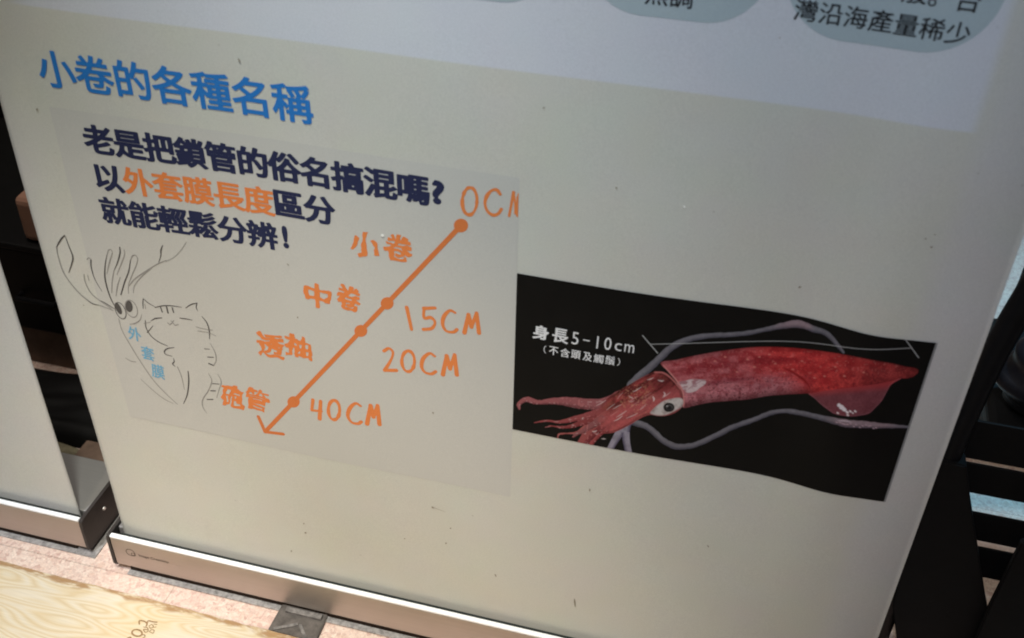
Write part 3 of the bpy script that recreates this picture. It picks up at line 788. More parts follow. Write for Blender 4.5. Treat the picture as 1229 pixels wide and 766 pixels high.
PU0, PU1, PV0, PV1 = float(uv(617.8, 425)[0]), float(uv(1093, 506)[0]), 0.0, 0.0
_c = [uv(621, 327), uv(1124, 412), uv(615, 515.5), uv(1060, 601)]
PV1 = float(_c[0][1]+_c[1][1])/2; PV0 = float(_c[2][1]+_c[3][1])/2
PU0 = float(_c[0][0]+_c[2][0])/2; PU1 = float(_c[1][0]+_c[3][0])/2
HH = 0.00036
nu = int((PU1-PU0)/HH); nv = int((PV1-PV0)/HH)
uu = np.linspace(PU0, PU1, nu+1); vv = np.linspace(PV0, PV1, nv+1)
GU, GV = np.meshgrid(uu, vv)
PX, PY = proj(GU, GV)
IMG = np.zeros(GU.shape+(3,)); IDM = np.zeros(GU.shape, int)
L3 = lambda r, g_, b: np.array(lin(r, g_, b)[:3])
IMG[:] = np.array([0.0062, 0.0058, 0.0058])
IMG *= (0.8+0.4*fbm(PX, PY, 40, 5))[..., None]
def region(pts, pad=6):
    P = np.array(pts); x0, y0 = P[:, :2].min(0)-pad; x1, y1 = P[:, :2].max(0)+pad
    m = (PX > x0) & (PX < x1) & (PY > y0) & (PY < y1)
    jj, ii = np.nonzero(m)
    if len(jj) == 0: return None
    return slice(jj.min(), jj.max()+1), slice(ii.min(), ii.max()+1)
def paint(sl, alpha, col, idn=None):
    a = alpha[..., None]; IMG[sl] = IMG[sl]*(1-a)+col*a
    if idn is not None: IDM[sl][alpha > 0.5] = idn
def poly_sd(pts, sl):
    A = np.array(pts)[:, :2]; B = np.roll(A, -1, 0)
    X = PX[sl]; Y = PY[sl]; d = np.full(X.shape, 1e9); ins = np.zeros(X.shape, bool)
    for a, b in zip(A, B):
        e = b-a; t = np.clip(((X-a[0])*e[0]+(Y-a[1])*e[1])/(e@e+1e-9), 0, 1)
        d = np.minimum(d, np.hypot(X-a[0]-t*e[0], Y-a[1]-t*e[1]))
        c = (a[1] > Y) != (b[1] > Y)
        ins ^= c & (X < a[0]+(Y-a[1])/(e[1]+1e-12)*e[0])
    return np.where(ins, -d, d)
def limb(pts, colf, idn, soft=0.9, n=8, wob=0.0, op=1.0):
    """tapered strand along pts (x, y, radius): colf(s, side, edge, X, Y) -> colour"""
    pts = [(p[0], p[1], p[2]*(0.88 if idn == 5 else 1.0)) for p in pts]; Q = catmull(pts, n); sl = region(Q, Q[:, 2].max()+4)
    if sl is None: return
    X = PX[sl]; Y = PY[sl]; best = np.full(X.shape, 1e9); side = np.zeros(X.shape); s_ = np.zeros(X.shape)
    for k, (a, b) in enumerate(zip(Q[:-1], Q[1:])):
        e = (b-a)[:2]; t = np.clip(((X-a[0])*e[0]+(Y-a[1])*e[1])/(e@e+1e-9), 0, 1)
        dx = X-a[0]-t*e[0]; dy = Y-a[1]-t*e[1]; r = a[2]+(b[2]-a[2])*t
        d = np.hypot(dx, dy)-r
        m = d < best; best = np.where(m, d, best)
        ln = math.hypot(*e)+1e-9
        sd = np.clip((dx*(-e[1])+dy*e[0])/ln/np.maximum(r, .3)*np.sign(e[0] if abs(e[0]) > 1e-6 else 1), -1.2, 1.2)  # -1 above, +1 below
        side = np.where(m, sd, side); s_ = np.where(m, (k+t)/(len(Q)-1), s_)
    if wob: best = best+(fbm(X, Y, 5, 31)-.5)*wob
    paint(sl, op*(1-sst(best, -soft*.5, soft*.5)), colf(s_, side, best, X, Y), idn)
def mixc(a, b, t): return a*(1-t[..., None])+b*t[..., None]

LIL = L3(112, 109, 116); LILP = L3(150, 128, 134); LILD = L3(62, 59, 74)
def tent_col(club0, club1):
    def f(s, side, e, X, Y):
        k = sst(s, club0-.07, club0+.05)*(1-sst(s, club1-.03, club1+.05))
        c = mixc(np.broadcast_to(LIL, s.shape+(3,)), LILP, k)
        c = mixc(c, LILD, sst(side, -.1, 1.0)*.75)
        c = mixc(c, L3(160, 156, 172), (1-np.clip(np.abs(side+.35)/.4, 0, 1))*.25*(fbm(X, Y, 7, 3)))
        return c*(.8+.4*fbm(X, Y, 4, 9))[..., None]
    return f
# long tentacles (behind the body)
limb([(757, 462, 5.2), (768, 451, 5.3), (781, 440, 5.0), (795, 426.5, 4.8), (808, 415.5, 4.3), (826, 407, 3.9), (850, 402.8, 3.6), (874, 401.6, 3.2), (897, 399.5, 3.0), (921, 394.6, 3.1),
      (941, 390.3, 4.2), (956, 388.5, 5.2), (966, 390.5, 4.8), (976, 394.5, 4.2), (989, 398.5, 3.8), (998, 405.5, 3.2), (1005, 413.5, 2.7), (1012, 422.5, 1.9)], tent_col(.58, .74), 5, wob=1.2)
limb([(752, 503, 4.5), (763, 507, 4.5), (778.5, 513, 4.2), (794, 527, 4.0), (804, 532.8, 4.0), (813, 535.6, 3.8), (832, 534.2, 3.6), (857, 523.6, 3.6), (880, 512, 3.4), (904, 503.8, 3.2), (924.7, 495.5, 3.0), (941, 493, 3.0),
      (958, 495, 3.4), (971, 497.6, 3.4), (986, 501.2, 3.8), (1002, 505, 4.4), (1013, 507.6, 5.2), (1026, 508.6, 5.0), (1040, 509.4, 4.6), (1055, 510.6, 3.6), (1070, 511, 3.0), (1093, 512.5, 1.6)], tent_col(.72, .95), 5, wob=1.6)
for i in range(15):                                   # suckers of the club
    x = 1003+i*3.4+random.random()*2; yy = 505.5+(x-1000)*.10+random.random()*4; limb([(x, yy, .8), (x+1.6, yy+.5, .5)], lambda s, sd, e, X, Y: np.broadcast_to(L3(190, 160, 170), s.shape+(3,)), 5)
limb([(1006, 504.5, .5), (1015, 505, .8), (1022, 506.3, .4)], lambda s, sd, e, X, Y: np.broadcast_to(L3(205, 185, 195), s.shape+(3,)), 5)
# stub pair hanging under the head
def stub(s, side, e, X, Y):
    return mixc(np.broadcast_to(L3(142, 136, 150), s.shape+(3,)), L3(66, 58, 84), sst(side, 0, 1)*.8)*(.6+.8*fbm(X, Y, 5, 13))[..., None]
limb([(757, 501, 7), (750, 510, 7), (742, 522, 5.5), (736, 532, 4.6), (730, 543, 4)], stub, 5)
limb([(752, 506, 7), (751, 518, 5.5), (752, 530, 4.8), (755, 545, 4.4)], stub, 5)
# arms
RED = L3(178, 62, 66); DRED = L3(98, 30, 34); PNK = L3(205, 128, 130)
def arm_col(base_, dark, seed):
    def f(s, side, e, X, Y):
        n = fbm(X, Y, 5, seed); c = mixc(np.broadcast_to(base_, s.shape+(3,)), dark, np.clip(sst(side, .0, 1.1)*.8+(n-.5)*.9, 0, 1))
        c = mixc(c, PNK, sst(n, .60, .75)*.45)
        sk = sst(vnoise(X, Y, 2.1, seed+7), .70, .92)*sst(side, .1, .6)
        c = mixc(c, L3(206, 170, 170), sk*.45)
        hl = sst(vnoise(X, Y*1.8, 3.6, seed+3), .76, .9)*(1-sst(np.abs(side+.3), .2, .6))
        return mixc(c, L3(228, 205, 205), hl*.25)
    return f
A1 = L3(150, 88, 92)
limb([(623.2, 490, 1.4), (622.6, 485.5, 2.0), (626.5, 481.3, 2.6), (632, 479.3, 3.0), (638, 480.5, 3.3), (645, 482.6, 2.8), (653, 482, 2.8), (663, 481.3, 3.8), (676, 481.4, 5.0), (690, 482.8, 6.2), (704, 484.6, 6.6), (718, 485.6, 7.2), (732, 484.5, 9), (746, 480, 12)], arm_col(A1, L3(84, 44, 48), 21), 4, wob=1.6)
limb([(641, 507.2, .6), (646, 506.2, .9), (654, 505, 1.3), (661, 505, 1.2), (668, 506.2, 1.7), (677, 505.4, 2.4), (688, 503, 3.2), (700, 500.2, 4.0), (712, 497, 4.8), (726, 493, 6), (742, 489, 10)], arm_col(L3(146, 74, 76), DRED, 41), 4, wob=1.4)
limb([(669.6, 525, .8), (670.6, 521.4, .8), (675, 520.2, 1.0), (683, 519.8, 1.0), (692, 519.4, 1.8), (702, 515, 4.5), (715, 508, 6), (730, 500, 8)], arm_col(L3(160, 90, 88), DRED, 51), 4, wob=1.2)
limb([(694, 536, 4), (700, 529, 5.2), (706, 521, 6.5), (716, 513.5, 7.0), (728, 506, 8), (742, 497, 10)], arm_col(L3(150, 78, 78), DRED, 61), 4, wob=1.8)
limb([(708, 536, 2.6), (713, 527, 3.4), (722, 517, 4.4), (734, 508, 6), (748, 499, 8)], arm_col(L3(158, 76, 78), DRED, 71), 4, wob=1.2)
limb([(655, 512.5, .5), (662, 511, .8), (672, 512.5, 1.2), (684, 511.5, 2.2), (698, 507.5, 3.4), (714, 502, 4.6)], arm_col(L3(132, 62, 64), DRED, 81), 4, wob=1.6)
limb([(688, 524, 1.2), (694, 519.5, 2.2), (701, 516.5, 2.8), (711, 510, 4), (722, 503, 5)], arm_col(L3(138, 84, 86), L3(76, 32, 36), 86), 4, wob=1.8)
limb([(700, 538, 2.2), (705, 530, 2.6), (713, 521, 3.2), (724, 511, 4)], arm_col(L3(120, 52, 56), L3(70, 26, 30), 88), 4, wob=1.2)
# fin
FIN = catmull([(969, 470), (978, 478), (986, 485.5), (994, 491.5), (1002, 496.5), (1018, 499.3), (1031, 498.6), (1043, 495.8), (1051, 488.5), (1058, 481), (1064, 470.5), (1070, 461), (1084, 451.5), (1078, 443), (1030, 452), (978, 462)], 6, True)
sl = region(FIN); X = PX[sl]; Y = PY[sl]; d = poly_sd(FIN, sl)
c = mixc(np.broadcast_to(L3(134, 74, 82), X.shape+(3,)), L3(108, 54, 62), fbm(X, Y, 12, 81)); c = c*(.85+.3*vnoise(X, Y, 1.8, 4))[..., None]
c = mixc(c, L3(172, 62, 66), 1-sst(Y-(466-(X-978)*.09), 0, 13)); c = mixc(c, L3(200, 150, 160), (1-sst(-d, 0, 2.0))*.15)
paint(sl, 1-sst(d, -.5, .5), c, 2)
for x, y, r in ((1007, 486, 2.2), (1010, 488.5, 2.8), (1013, 491, 2.3), (1016.5, 494.2, 1.4), (1020, 493, 1.1), (1026, 493, 1.0), (1005, 495, .9), (1017, 497.5, 1.0), (1023, 495, .7)):
    limb([(x, y, r), (x+1.2, y+.8, r*.8)], lambda s, sd, e, X, Y: np.broadcast_to(L3(240, 228, 232), s.shape+(3,)), 2, soft=1.4)
# mantle
MAN = catmull([(793, 435.5), (812, 431.5), (834, 426.6), (865, 421), (897, 417), (921, 416), (941, 416.6), (961, 418), (1002, 423.4), (1043, 431), (1073, 436.3), (1089, 440), (1098, 441.3), (1102.2, 445), (1098, 450.5), (1090, 453.6), (1080, 453.8), (1070, 457),
               (1050, 461), (1022, 464.5), (990, 468.5), (971, 471.6), (945, 473), (921, 475), (897, 479), (872, 481), (850, 483), (834, 486.5), (820.5, 489), (821, 480), (819.5, 472), (815, 461), (808, 450)], 6, True)
sl = region(MAN); X = PX[sl]; Y = PY[sl]; d = poly_sd(MAN, sl)
top = np.interp(X, [793, 834, 897, 921, 961, 1002, 1043, 1073, 1102], [435.5, 426.6, 417, 416, 418, 423.4, 431, 436.3, 443])
bot = np.interp(X, [793, 820, 850, 897, 921, 971, 1022, 1070, 1102], [487, 489, 483, 479, 475, 471.6, 464.5, 457, 447])
q = np.clip((Y-top)/(bot-top), 0, 1)                  # 0 back, 1 belly
n = fbm(X, Y*1.6, 10, 91); n2 = fbm(X*.5, Y*1.8, 7, 95)
cl = mixc(np.broadcast_to(L3(186, 100, 106), X.shape+(3,)), L3(158, 62, 68), sst(n, .35, .65))       # front: dull pink red
cr = mixc(np.broadcast_to(L3(206, 66, 66), X.shape+(3,)), L3(176, 46, 50), sst(n, .35, .65))          # middle: bright red
ct = mixc(np.broadcast_to(L3(172, 64, 64), X.shape+(3,)), L3(138, 48, 50), sst(n, .35, .65))          # tail: brick
c = mixc(cl, cr, sst(X+(q-.5)*-40, 872, 955)); c = mixc(c, ct, sst(X, 985, 1060))
belly = mixc(np.broadcast_to(L3(192, 118, 126), X.shape+(3,)), L3(166, 90, 98), sst(fbm(X, Y, 6, 99), .4, .62))
c = mixc(c, belly, sst(q+(n2-.5)*.35, .46, .80)*(1-sst(X, 925, 985)))
stripe = (1-sst(np.abs(q-.27-(n2-.5)*.22), .02, .13))*(1-sst(X, 930, 985)); c = mixc(c, L3(138, 34, 44), stripe*.65)
stripe = (1-sst(np.abs(q-.60-(n2-.5)*.1), .01, .07))*sst(X, 835, 850)*(1-sst(X, 880, 930)); c = mixc(c, L3(122, 40, 56), stripe*.5)
stripe = (1-sst(np.abs(q-.20-(n2-.5)*.1), .02, .16))*sst(X, 985, 1010)*(1-sst(X, 1050, 1085)); c = mixc(c, L3(150, 30, 34), stripe*.4)
sp = sst(vnoise(X, Y, 1.5, 101), .70, .9); c = mixc(c, L3(70, 20, 34), sp*sst(q, .35, .7)*.55)
sp = sst(vnoise(X, Y, 1.9, 103), .74, .92); c = mixc(c, L3(226, 138, 132), sp*(1-sst(q, .45, .7))*.28)
sp = sst(vnoise(X, Y, 1.1, 105), .4, .9); c = c*(.86+.28*sp)[..., None]
c = c*(1-.55*sst(q, .80, 1.0)*(1-sst(X, 960, 1000)))[..., None]; c = c*(1-.35*(1-sst(q, 0, .12)))[..., None]; c = c*(1-.40*sst(X, 1062, 1102))[..., None]
paint(sl, 1-sst(d, -.55, .55), c, 1)
for x, y in ((897, 431), (911, 428), (923, 425), (951, 443), (941, 447), (977, 453), (1013, 451), (1036, 446.5), (989, 451), (905, 440), (884, 446), (930, 436), (870, 428), (858, 433), (962, 433), (1002, 440)):
    limb([(x, y, .5+random.random()*.5), (x+1.6, y+.4, .4)], lambda s, sd, e, X, Y: np.broadcast_to(L3(214, 132, 122), s.shape+(3,)), 1, soft=1.8)
# pale patch and fold lines
PAT = catmull([(813, 458.6), (822, 457), (830, 455), (840, 455), (847, 456), (846, 461), (840, 465), (835, 469), (826, 471), (821, 468), (817, 464)], 5, True)
sl = region(PAT); X = PX[sl]; Y = PY[sl]; d = poly_sd(PAT, sl)
paint(sl, (1-sst(d, -.8, 1.0))*.92, mixc(np.broadcast_to(L3(212, 192, 194), X.shape+(3,)), L3(165, 120, 126), sst(fbm(X, Y*2, 6, 111), .42, .68)))
flat_col = lambda *k: (lambda s, sd, e, X, Y: np.broadcast_to(L3(*k), s.shape+(3,)))
limb([(796, 438, .6), (806, 449, .9), (814, 459, 1.0), (819.5, 470, 1.0), (821, 480, .9), (820.3, 488, .6)], flat_col(205, 130, 128), 1, soft=1.3)
limb([(826, 467, .4), (834, 461, .7), (841, 457.6, .4)], flat_col(176, 140, 146), 1, soft=1.4)
limb([(940, 441, .5), (952, 447, 1.2), (964, 455, 1.5), (971, 463, .8)], flat_col(140, 30, 34), 1, soft=2.2)
# head
HED = catmull([(785.5, 446), (793, 447), (800, 450), (808, 456.5), (814, 463), (818, 470.5), (819.6, 479), (818.5, 487.5), (812, 494), (802, 498), (791, 499), (781, 497.5), (770, 501), (757, 509), (744, 516), (733, 519.5), (722, 519), (716, 511), (713, 502),
               (715, 493), (722, 485), (729, 477.5), (740, 470.5), (755, 461.5), (771, 452.5)], 6, True)
sl = region(HED); X = PX[sl]; Y = PY[sl]; d = poly_sd(HED, sl)
ca, sa = math.cos(-.60), math.sin(-.60); XR = X*ca-Y*sa; XR, YR = (X*math.cos(.58)-Y*math.sin(.58)), (X*math.sin(.58)+Y*math.cos(.58))
n = fbm(XR*.35, YR*1.5, 6, 121); n3 = fbm(X, Y, 5, 125)
c = mixc(np.broadcast_to(L3(158, 68, 68), X.shape+(3,)), L3(98, 40, 40), sst(n, .36, .66))
c = mixc(c, L3(150, 84, 72), sst(n3, .55, .75)*.6)
c = mixc(c, L3(92, 32, 38), (1-sst(np.hypot(X-797, (Y-462)*1.1), 6, 22))*.55)
c = mixc(c, L3(190, 98, 100), sst(Y-(482-(X-740)*.35), 2, 14)*.55)
net = sst(vnoise(XR, YR, 1.5, 131), .66, .86); c = mixc(c, L3(206, 150, 120), net*.42*(1-sst(np.hypot(X-762, Y-480), 10, 32)))
c = c*(1-.45*sst(-d, 0, 1)*(1-sst(-d, 1, 4)))[..., None]
c = c*(.85+.3*vnoise(X, Y, 1.2, 133))[..., None]
paint(sl, (1-sst(d, -.55, .55))*sst(X+(n3-.5)*22, 712, 736), c, 3)
HL = flat_col(236, 222, 222); HL2 = flat_col(206, 150, 150)
for pts in ([(777, 455.5, .5), (781, 454.6, 1.1), (784.5, 453, .4)], [(790, 456, .5), (794, 457, 1.2), (796.5, 456.5, .5)], [(797, 470.5, .8), (798.2, 473.2, 1.5), (796.5, 475.5, .9)], [(795, 477, .4), (800, 474.2, .9), (804.5, 470.5, .4)],
            [(784, 476.2, .9), (785, 478.4, 1.5), (784.6, 481, .7)], [(768, 491.5, .4), (771, 489.2, 1.2), (775.5, 485, .4)], [(740, 500.5, .4), (745, 497.5, 1.0), (752, 493, .4)], [(737, 505, .3), (742, 502.8, .9), (747, 499, .4)],
            [(755.5, 481.5, .4), (758.4, 481.8, 1.0), (761, 480.6, .4)], [(755, 475, .5), (758, 477, 1.1), (760, 478, .3)], [(741, 478.6, .3), (744, 474.6, .8), (747.5, 471, .3)], [(700, 501, .7), (699, 502, .8), (700, 503, .4)],
            [(711, 517.4, .5), (714, 517.6, 1.1), (716.5, 516.4, .4)], [(722, 526.3, .3), (724.5, 526.4, 1.2), (727, 526.6, .4)], [(760, 470, .3), (764, 468, .7), (770, 464, .3)], [(728, 492, .3), (733, 488, .7), (738, 484.5, .3)],
            [(716, 486.5, .3), (722, 483.5, .6), (727, 480.2, .3)], [(765, 496, .3), (760, 498.4, .7), (752, 501.6, .3)], [(736, 490.5, .3), (741, 487.6, .6), (746, 485.4, .3)]):
    limb([(a, b, c*.62) for a, b, c in pts], HL, 3, soft=1.2, op=.25+.45*random.random())
for i in range(7):
    x = 716+random.random()*60; y = 512-(x-716)*.58+random.random()*12-8
    limb([(x, y, .3), (x+4, y-2.6, .35), (x+9, y-6, .2)], HL2, 3, soft=1.4, op=.5)
limb([(786, 446.5, .8), (797, 447.5, .9), (808, 456, .8), (816, 466, .7)], flat_col(190, 110, 108), 3, soft=1.6)
# eye
EYE = catmull([(780, 494.8), (787, 487.5), (795, 481.5), (803, 478.6), (815, 476.8), (820.3, 480), (819.3, 487.4), (813, 491.5), (807, 494.6), (799, 498), (791, 498.6), (784, 497.4)], 6, True)
sl = region(EYE); X = PX[sl]; Y = PY[sl]; d = poly_sd(EYE, sl)
c = mixc(np.broadcast_to(L3(204, 194, 190), X.shape+(3,)), L3(160, 146, 142), sst(fbm(X, Y, 7, 141), .4, .7)); c = mixc(c, L3(170, 120, 120), (1-sst(-d, .2, 2.0))*.6)
paint(sl, 1-sst(d, -.5, .5), c, 4)
def ell(cx, cy, rx, ry, col, soft=.14, idn=4):
    sl = region([(cx-rx, cy-ry), (cx+rx, cy+ry)], 3); r = np.hypot((PX[sl]-cx)/rx, (PY[sl]-cy)/ry)
    paint(sl, 1-sst(r, 1-soft, 1+soft), np.broadcast_to(L3(*col), r.shape+(3,)), idn)
ell(803.0, 488.6, 6.7, 5.6, (18, 16, 17)); ell(803.6, 488.6, 4.2, 3.4, (84, 80, 80), .3); ell(803.4, 489.4, 3.0, 2.5, (34, 32, 33), .3); ell(800.8, 487.2, 1.3, 1.0, (150, 146, 146), .4); ell(806, 486.6, 1.2, .9, (70, 66, 66), .4)
# measuring line: straight on the print
def straight(p, q, r, idn):
    a = uv(*p); b = uv(*q); t = np.linspace(0, 1, 40)
    X, Y = proj(a[0]+(b[0]-a[0])*t, a[1]+(b[1]-a[1])*t)
    limb([(x, y, r) for x, y in zip(X, Y)], flat_col(196, 196, 196), idn, soft=.7, n=2)
straight((781.5, 412.8), (1092.6, 417.4), .28, 6); straight((771.3, 402.4), (789.4, 423.5), .42, 6); straight((1087.0, 407.4), (1102.5, 429), .42, 6)

photo = None
names = {0: 'squid_photo', 1: 'squid_mantle', 2: 'squid_fin', 3: 'squid_head', 4: 'squid_eye_and_arms', 5: 'squid_tentacles', 6: 'measuring_line'}
def pic_mat(name):
    T = NT(name); at = T.n('ShaderNodeAttribute'); at.attribute_name = 'picture'
    T.base(grainy(T, at.outputs['Color'], 0.06, 800)); return T.set(0.55, 0, 0.10)
PM = pic_mat('photo_print')
IDC = IDM[:-1, :-1]
lift_p = 0.0005
CO = np.stack([GU, g(GU, GV)-lift_p, GV], -1).reshape(-1, 3)
CC = np.concatenate([IMG, np.ones(IMG.shape[:2]+(1,))], -1).reshape(-1, 4)
# split eye from arms by place
IDC = IDC.copy(); IDC[(IDC == 4) & (PX[:-1, :-1] < 776)] = 7
names[4] = 'squid_eye'; names[7] = 'squid_arms'
for k in sorted(names):
    jj, ii = np.nonzero(IDC == k)
    if len(jj) == 0: continue
    a = jj*(nu+1)+ii
    quad = np.stack([a, a+1, a+nu+2, a+nu+1], 1)
    used, inv = np.unique(quad.ravel(), return_inverse=True)
    me = bpy.data.meshes.new(names[k]); n = len(quad)
    me.vertices.add(len(used)); me.vertices.foreach_set('co', CO[used].astype(np.float32).ravel())
    me.loops.add(4*n); me.loops.foreach_set('vertex_index', inv.astype(np.int32).ravel())
    me.polygons.add(n); me.polygons.foreach_set('loop_start', np.arange(0, 4*n, 4, dtype=np.int32))
    me.update(calc_edges=True); me.validate()
    ca = me.color_attributes.new('picture', 'FLOAT_COLOR', 'POINT')
    ca.data.foreach_set('color', CC[used].astype(np.float32).ravel())
    o = link(names[k], me, PM, ban if k == 0 else photo)
    if k == 0: photo = o
# caption
P = Print(0.00022)
for ch, x, y, a, b, bo in (('身', 649.4, 398.7, 19.5, 17.5, .045), ('長', 672.8, 402.6, 19.5, 18, .035), ('5', 690.7, 405.6, 8.0, 15, .0), ('-', 704, 408, 8.0, 1.3, .0), ('1', 717.4, 410.4, 1.8, 15, .0), ('0', 729.8, 412.1, 8.4, 15, .0),
                       ('c', 742.2, 416.0, 8.4, 9.4, .0), ('m', 755.5, 417.8, 11.6, 9.8, .0), ('（', 654.3, 418.8, 3.2, 9.4, .0), ('不', 664.7, 420.6, 11, 10.4, .02), ('含', 678.4, 423, 11.6, 10.8, .02), ('頭', 691.4, 425, 11.4, 10.4, .02),
                       ('及', 705.3, 427.6, 11, 10.6, .02), ('觸', 718.7, 430, 11.8, 10.6, .012), ('鬚', 732.4, 432, 11.8, 10.8, .010), ('）', 742.8, 434, 3.2, 9.4, .0)):
    P.glyph(ch, x, y, wpx=a, hpx=b, bold=bo, yk=.7, rot=-0.02)
P.build('caption_lettering', M['white_ink'], photo, lift=0.0008)
# pale cut edge of the pasted print
bm = bmesh.new()
vs_ = np.linspace(PV0, PV1, 40); a = []
for v in vs_:
    yy = float(g(PU1, v)); a.append((bm.verts.new((PU1, yy-0.0006, v)), bm.verts.new((PU1+0.0015, yy-0.0003, v))))
for p_, q_ in zip(a, a[1:]): bm.faces.new((p_[0], p_[1], q_[1], q_[0]))
from_bm('print_edge', bm, ink('grey_cut_edge', (0.26, 0.26, 0.26, 1)), photo)

# ------------------------------------------------------------------ neighbouring banner
DX = -0.0505-(W+0.007+0.0045)
nb = tag(empty('roll_up_banner', (DX+W/2, 0.041, 0)), 'plain pale roll-up banner at the left edge, only its lower right corner showing', 'banner')
banner_sheet(DX, DX+W, 0.030, 1.95, M['plain_sheet'], nb, dent=False, y=0.011)
banner_base(DX-0.007, DX+W+0.007, 0.011, nb)
bm = bmesh.new(); box(bm, DX-0.007, DX+W+0.007, 0.003, 0.021, 1.951, 1.985, 0.003); from_bm('top_rail', bm, M['alu'], nb)

# ------------------------------------------------------------------ plywood board on the floor, lower left
ZP = 0.003; TH = ZP-FZ-0.0005
a = atz(0, 673, ZP); b = atz(324, 757, ZP)
p0 = Vector((float(a[0]), float(a[1]))); p1 = Vector((float(b[0]), float(b[1])))
ang = math.atan2(p1.y-p0.y, p1.x-p0.x)
ply = bmesh.new()
N = 260; xs = np.linspace(-0.55, 1.05, N)
jag = [0.0012*(vnoise(np.array([x*1000]), np.array([3.0]), 14, 5)[0]-.5)+0.0016*(vnoise(np.array([x*1000]), np.array([9.0]), 45, 6)[0]-.5) for x in xs]
topv = [ply.verts.new((float(x), float(j), 0)) for x, j in zip(xs, jag)]; botv = [ply.verts.new((float(x), float(j)-0.0008, -TH)) for x, j in zip(xs, jag)]
tf = [ply.verts.new((float(x), -0.6, 0)) for x in xs]; bf = [ply.verts.new((float(x), -0.6, -TH)) for x in xs]
for i in range(N-1):
    ply.faces.new((topv[i], tf[i], tf[i+1], topv[i+1])); ply.faces.new((topv[i], topv[i+1], botv[i+1], botv[i])); ply.faces.new((tf[i], bf[i], bf[i+1], tf[i+1])); ply.faces.new((botv[i], botv[i+1], bf[i+1], bf[i]))
ply.faces.new((topv[0], botv[0], bf[0], tf[0])); ply.faces.new((topv[-1], tf[-1], bf[-1], botv[-1]))
bmesh.ops.recalc_face_normals(ply, faces=ply.faces)
me = bpy.data.meshes.new('plywood_board'); ply.to_mesh(me); ply.free()
board = link('plywood_board', me, M['ply'])
board.location = (p0.x, p0.y, ZP); board.rotation_euler = (0, 0, ang)
tag(board, 'pale pine plywood sheet with swirling grain on the floor before the banners', 'plywood')
# rubber-stamp mark on the board
P = Print(0.00025)
Rinv = Matrix.Rotation(-ang, 2)
def bp(x, y):
    a, b = atz(x, y, ZP); v = Rinv @ Vector((float(a)-p0.x, float(b)-p0.y)); return v.x, v.y
def bstroke(pts, wd):
    Q = catmull([bp(140+x/17.56, 730+y/17.56) for x, y in pts], 6) if len(pts) > 2 else np.array([bp(140+x/17.56, 730+y/17.56) for x, y in pts])
    A, B = Q[:-1], Q[1:]; l = Q.min(0)-wd-.001; u_ = Q.max(0)+wd+.001
    P.add(l[0], u_[0], l[1], u_[1], lambda Pp: seg_dist(Pp, A, B)[0].min(1)-wd/2)
bstroke([(430+105*math.cos(t)+15*math.sin(t), 525+70*math.sin(t)) for t in np.linspace(0, 2*math.pi, 16)], 0.0019)
bstroke([(480, 340), (478, 275), (530, 268), (600, 290), (640, 330), (625, 380)], 0.0017)
bstroke([(640, 330), (670, 270), (760, 290), (850, 300)], 0.0016)
bstroke([(230, 640), (290, 615), (300, 660)], 0.0017)
bstroke([(570, 400), (650, 420), (660, 490), (600, 510), (570, 450), (640, 460)], 0.0011); bstroke([(500, 590), (560, 560), (600, 590), (560, 640)], 0.0012)
bstroke([(680, 380), (740, 350), (775, 390), (720, 430), (690, 400)], 0.0010); bstroke([(690, 500), (730, 460), (790, 470), (770, 530), (710, 510)], 0.0010); bstroke([(790, 340), (850, 350)], 0.0010); bstroke([(770, 410), (830, 400)], 0.0009)
st = P.build('stamp_mark', M['stamp'], board, place=lambda V: [(a, b, 0.0003) for a, b in V])
st.location = (0, 0, 0)

# ------------------------------------------------------------------ dark things behind the left gap
chest = tag(empty('storage_chest', (-0.6, 0.42, 0)), 'low black storage chest with dark brown plinth behind the gap between the banners', 'chest')
bm = bmesh.new(); box(bm, -1.45, 0.10, 0.295, 0.60, 0.062, 0.205, 0.004); from_bm('body', bm, M['black'], chest)
bm = bmesh.new(); box(bm, -1.46, 0.11, 0.290, 0.605, 0.2055, 0.216, 0.003); from_bm('lid', bm, M['black'], chest)
bm = bmesh.new(); box(bm, -1.44, 0.09, 0.300, 0.595, FZ+0.0005, 0.0615, 0.003); from_bm('plinth', bm, M['dark_brown'], chest)
bm = bmesh.new(); tube(bm, [(-0.31, 0.294, 0.13), (-0.31, 0.280, 0.13), (-0.25, 0.280, 0.13), (-0.25, 0.294, 0.13)], 0.004, 8); from_bm('handle', bm, M['black_tube'], chest)
bm = bmesh.new(); box(bm, -0.288, -0.12, 0.30, 0.42, 0.2165, 0.286, 0.010, 3)
tag(from_bm('carton', bm, M['carton'], None), 'small brown carton with rounded edges on top of the black chest', 'box')
part = tag(empty('partition_panel', (-0.7, 0.64, 0)), 'tall black partition panel standing behind the brown carton', 'panel')
bm = bmesh.new(); box(bm, -1.9, 0.35, 0.63, 0.66, 0.03, 1.1, 0.004); from_bm('panel', bm, M['black'], part)
for x in (-1.7, 0.15):
    bm = bmesh.new(); box(bm, x, x+0.08, 0.608, 0.75, FZ+0.0005, 0.0295, 0.004); from_bm('leg', bm, M['black'], part)
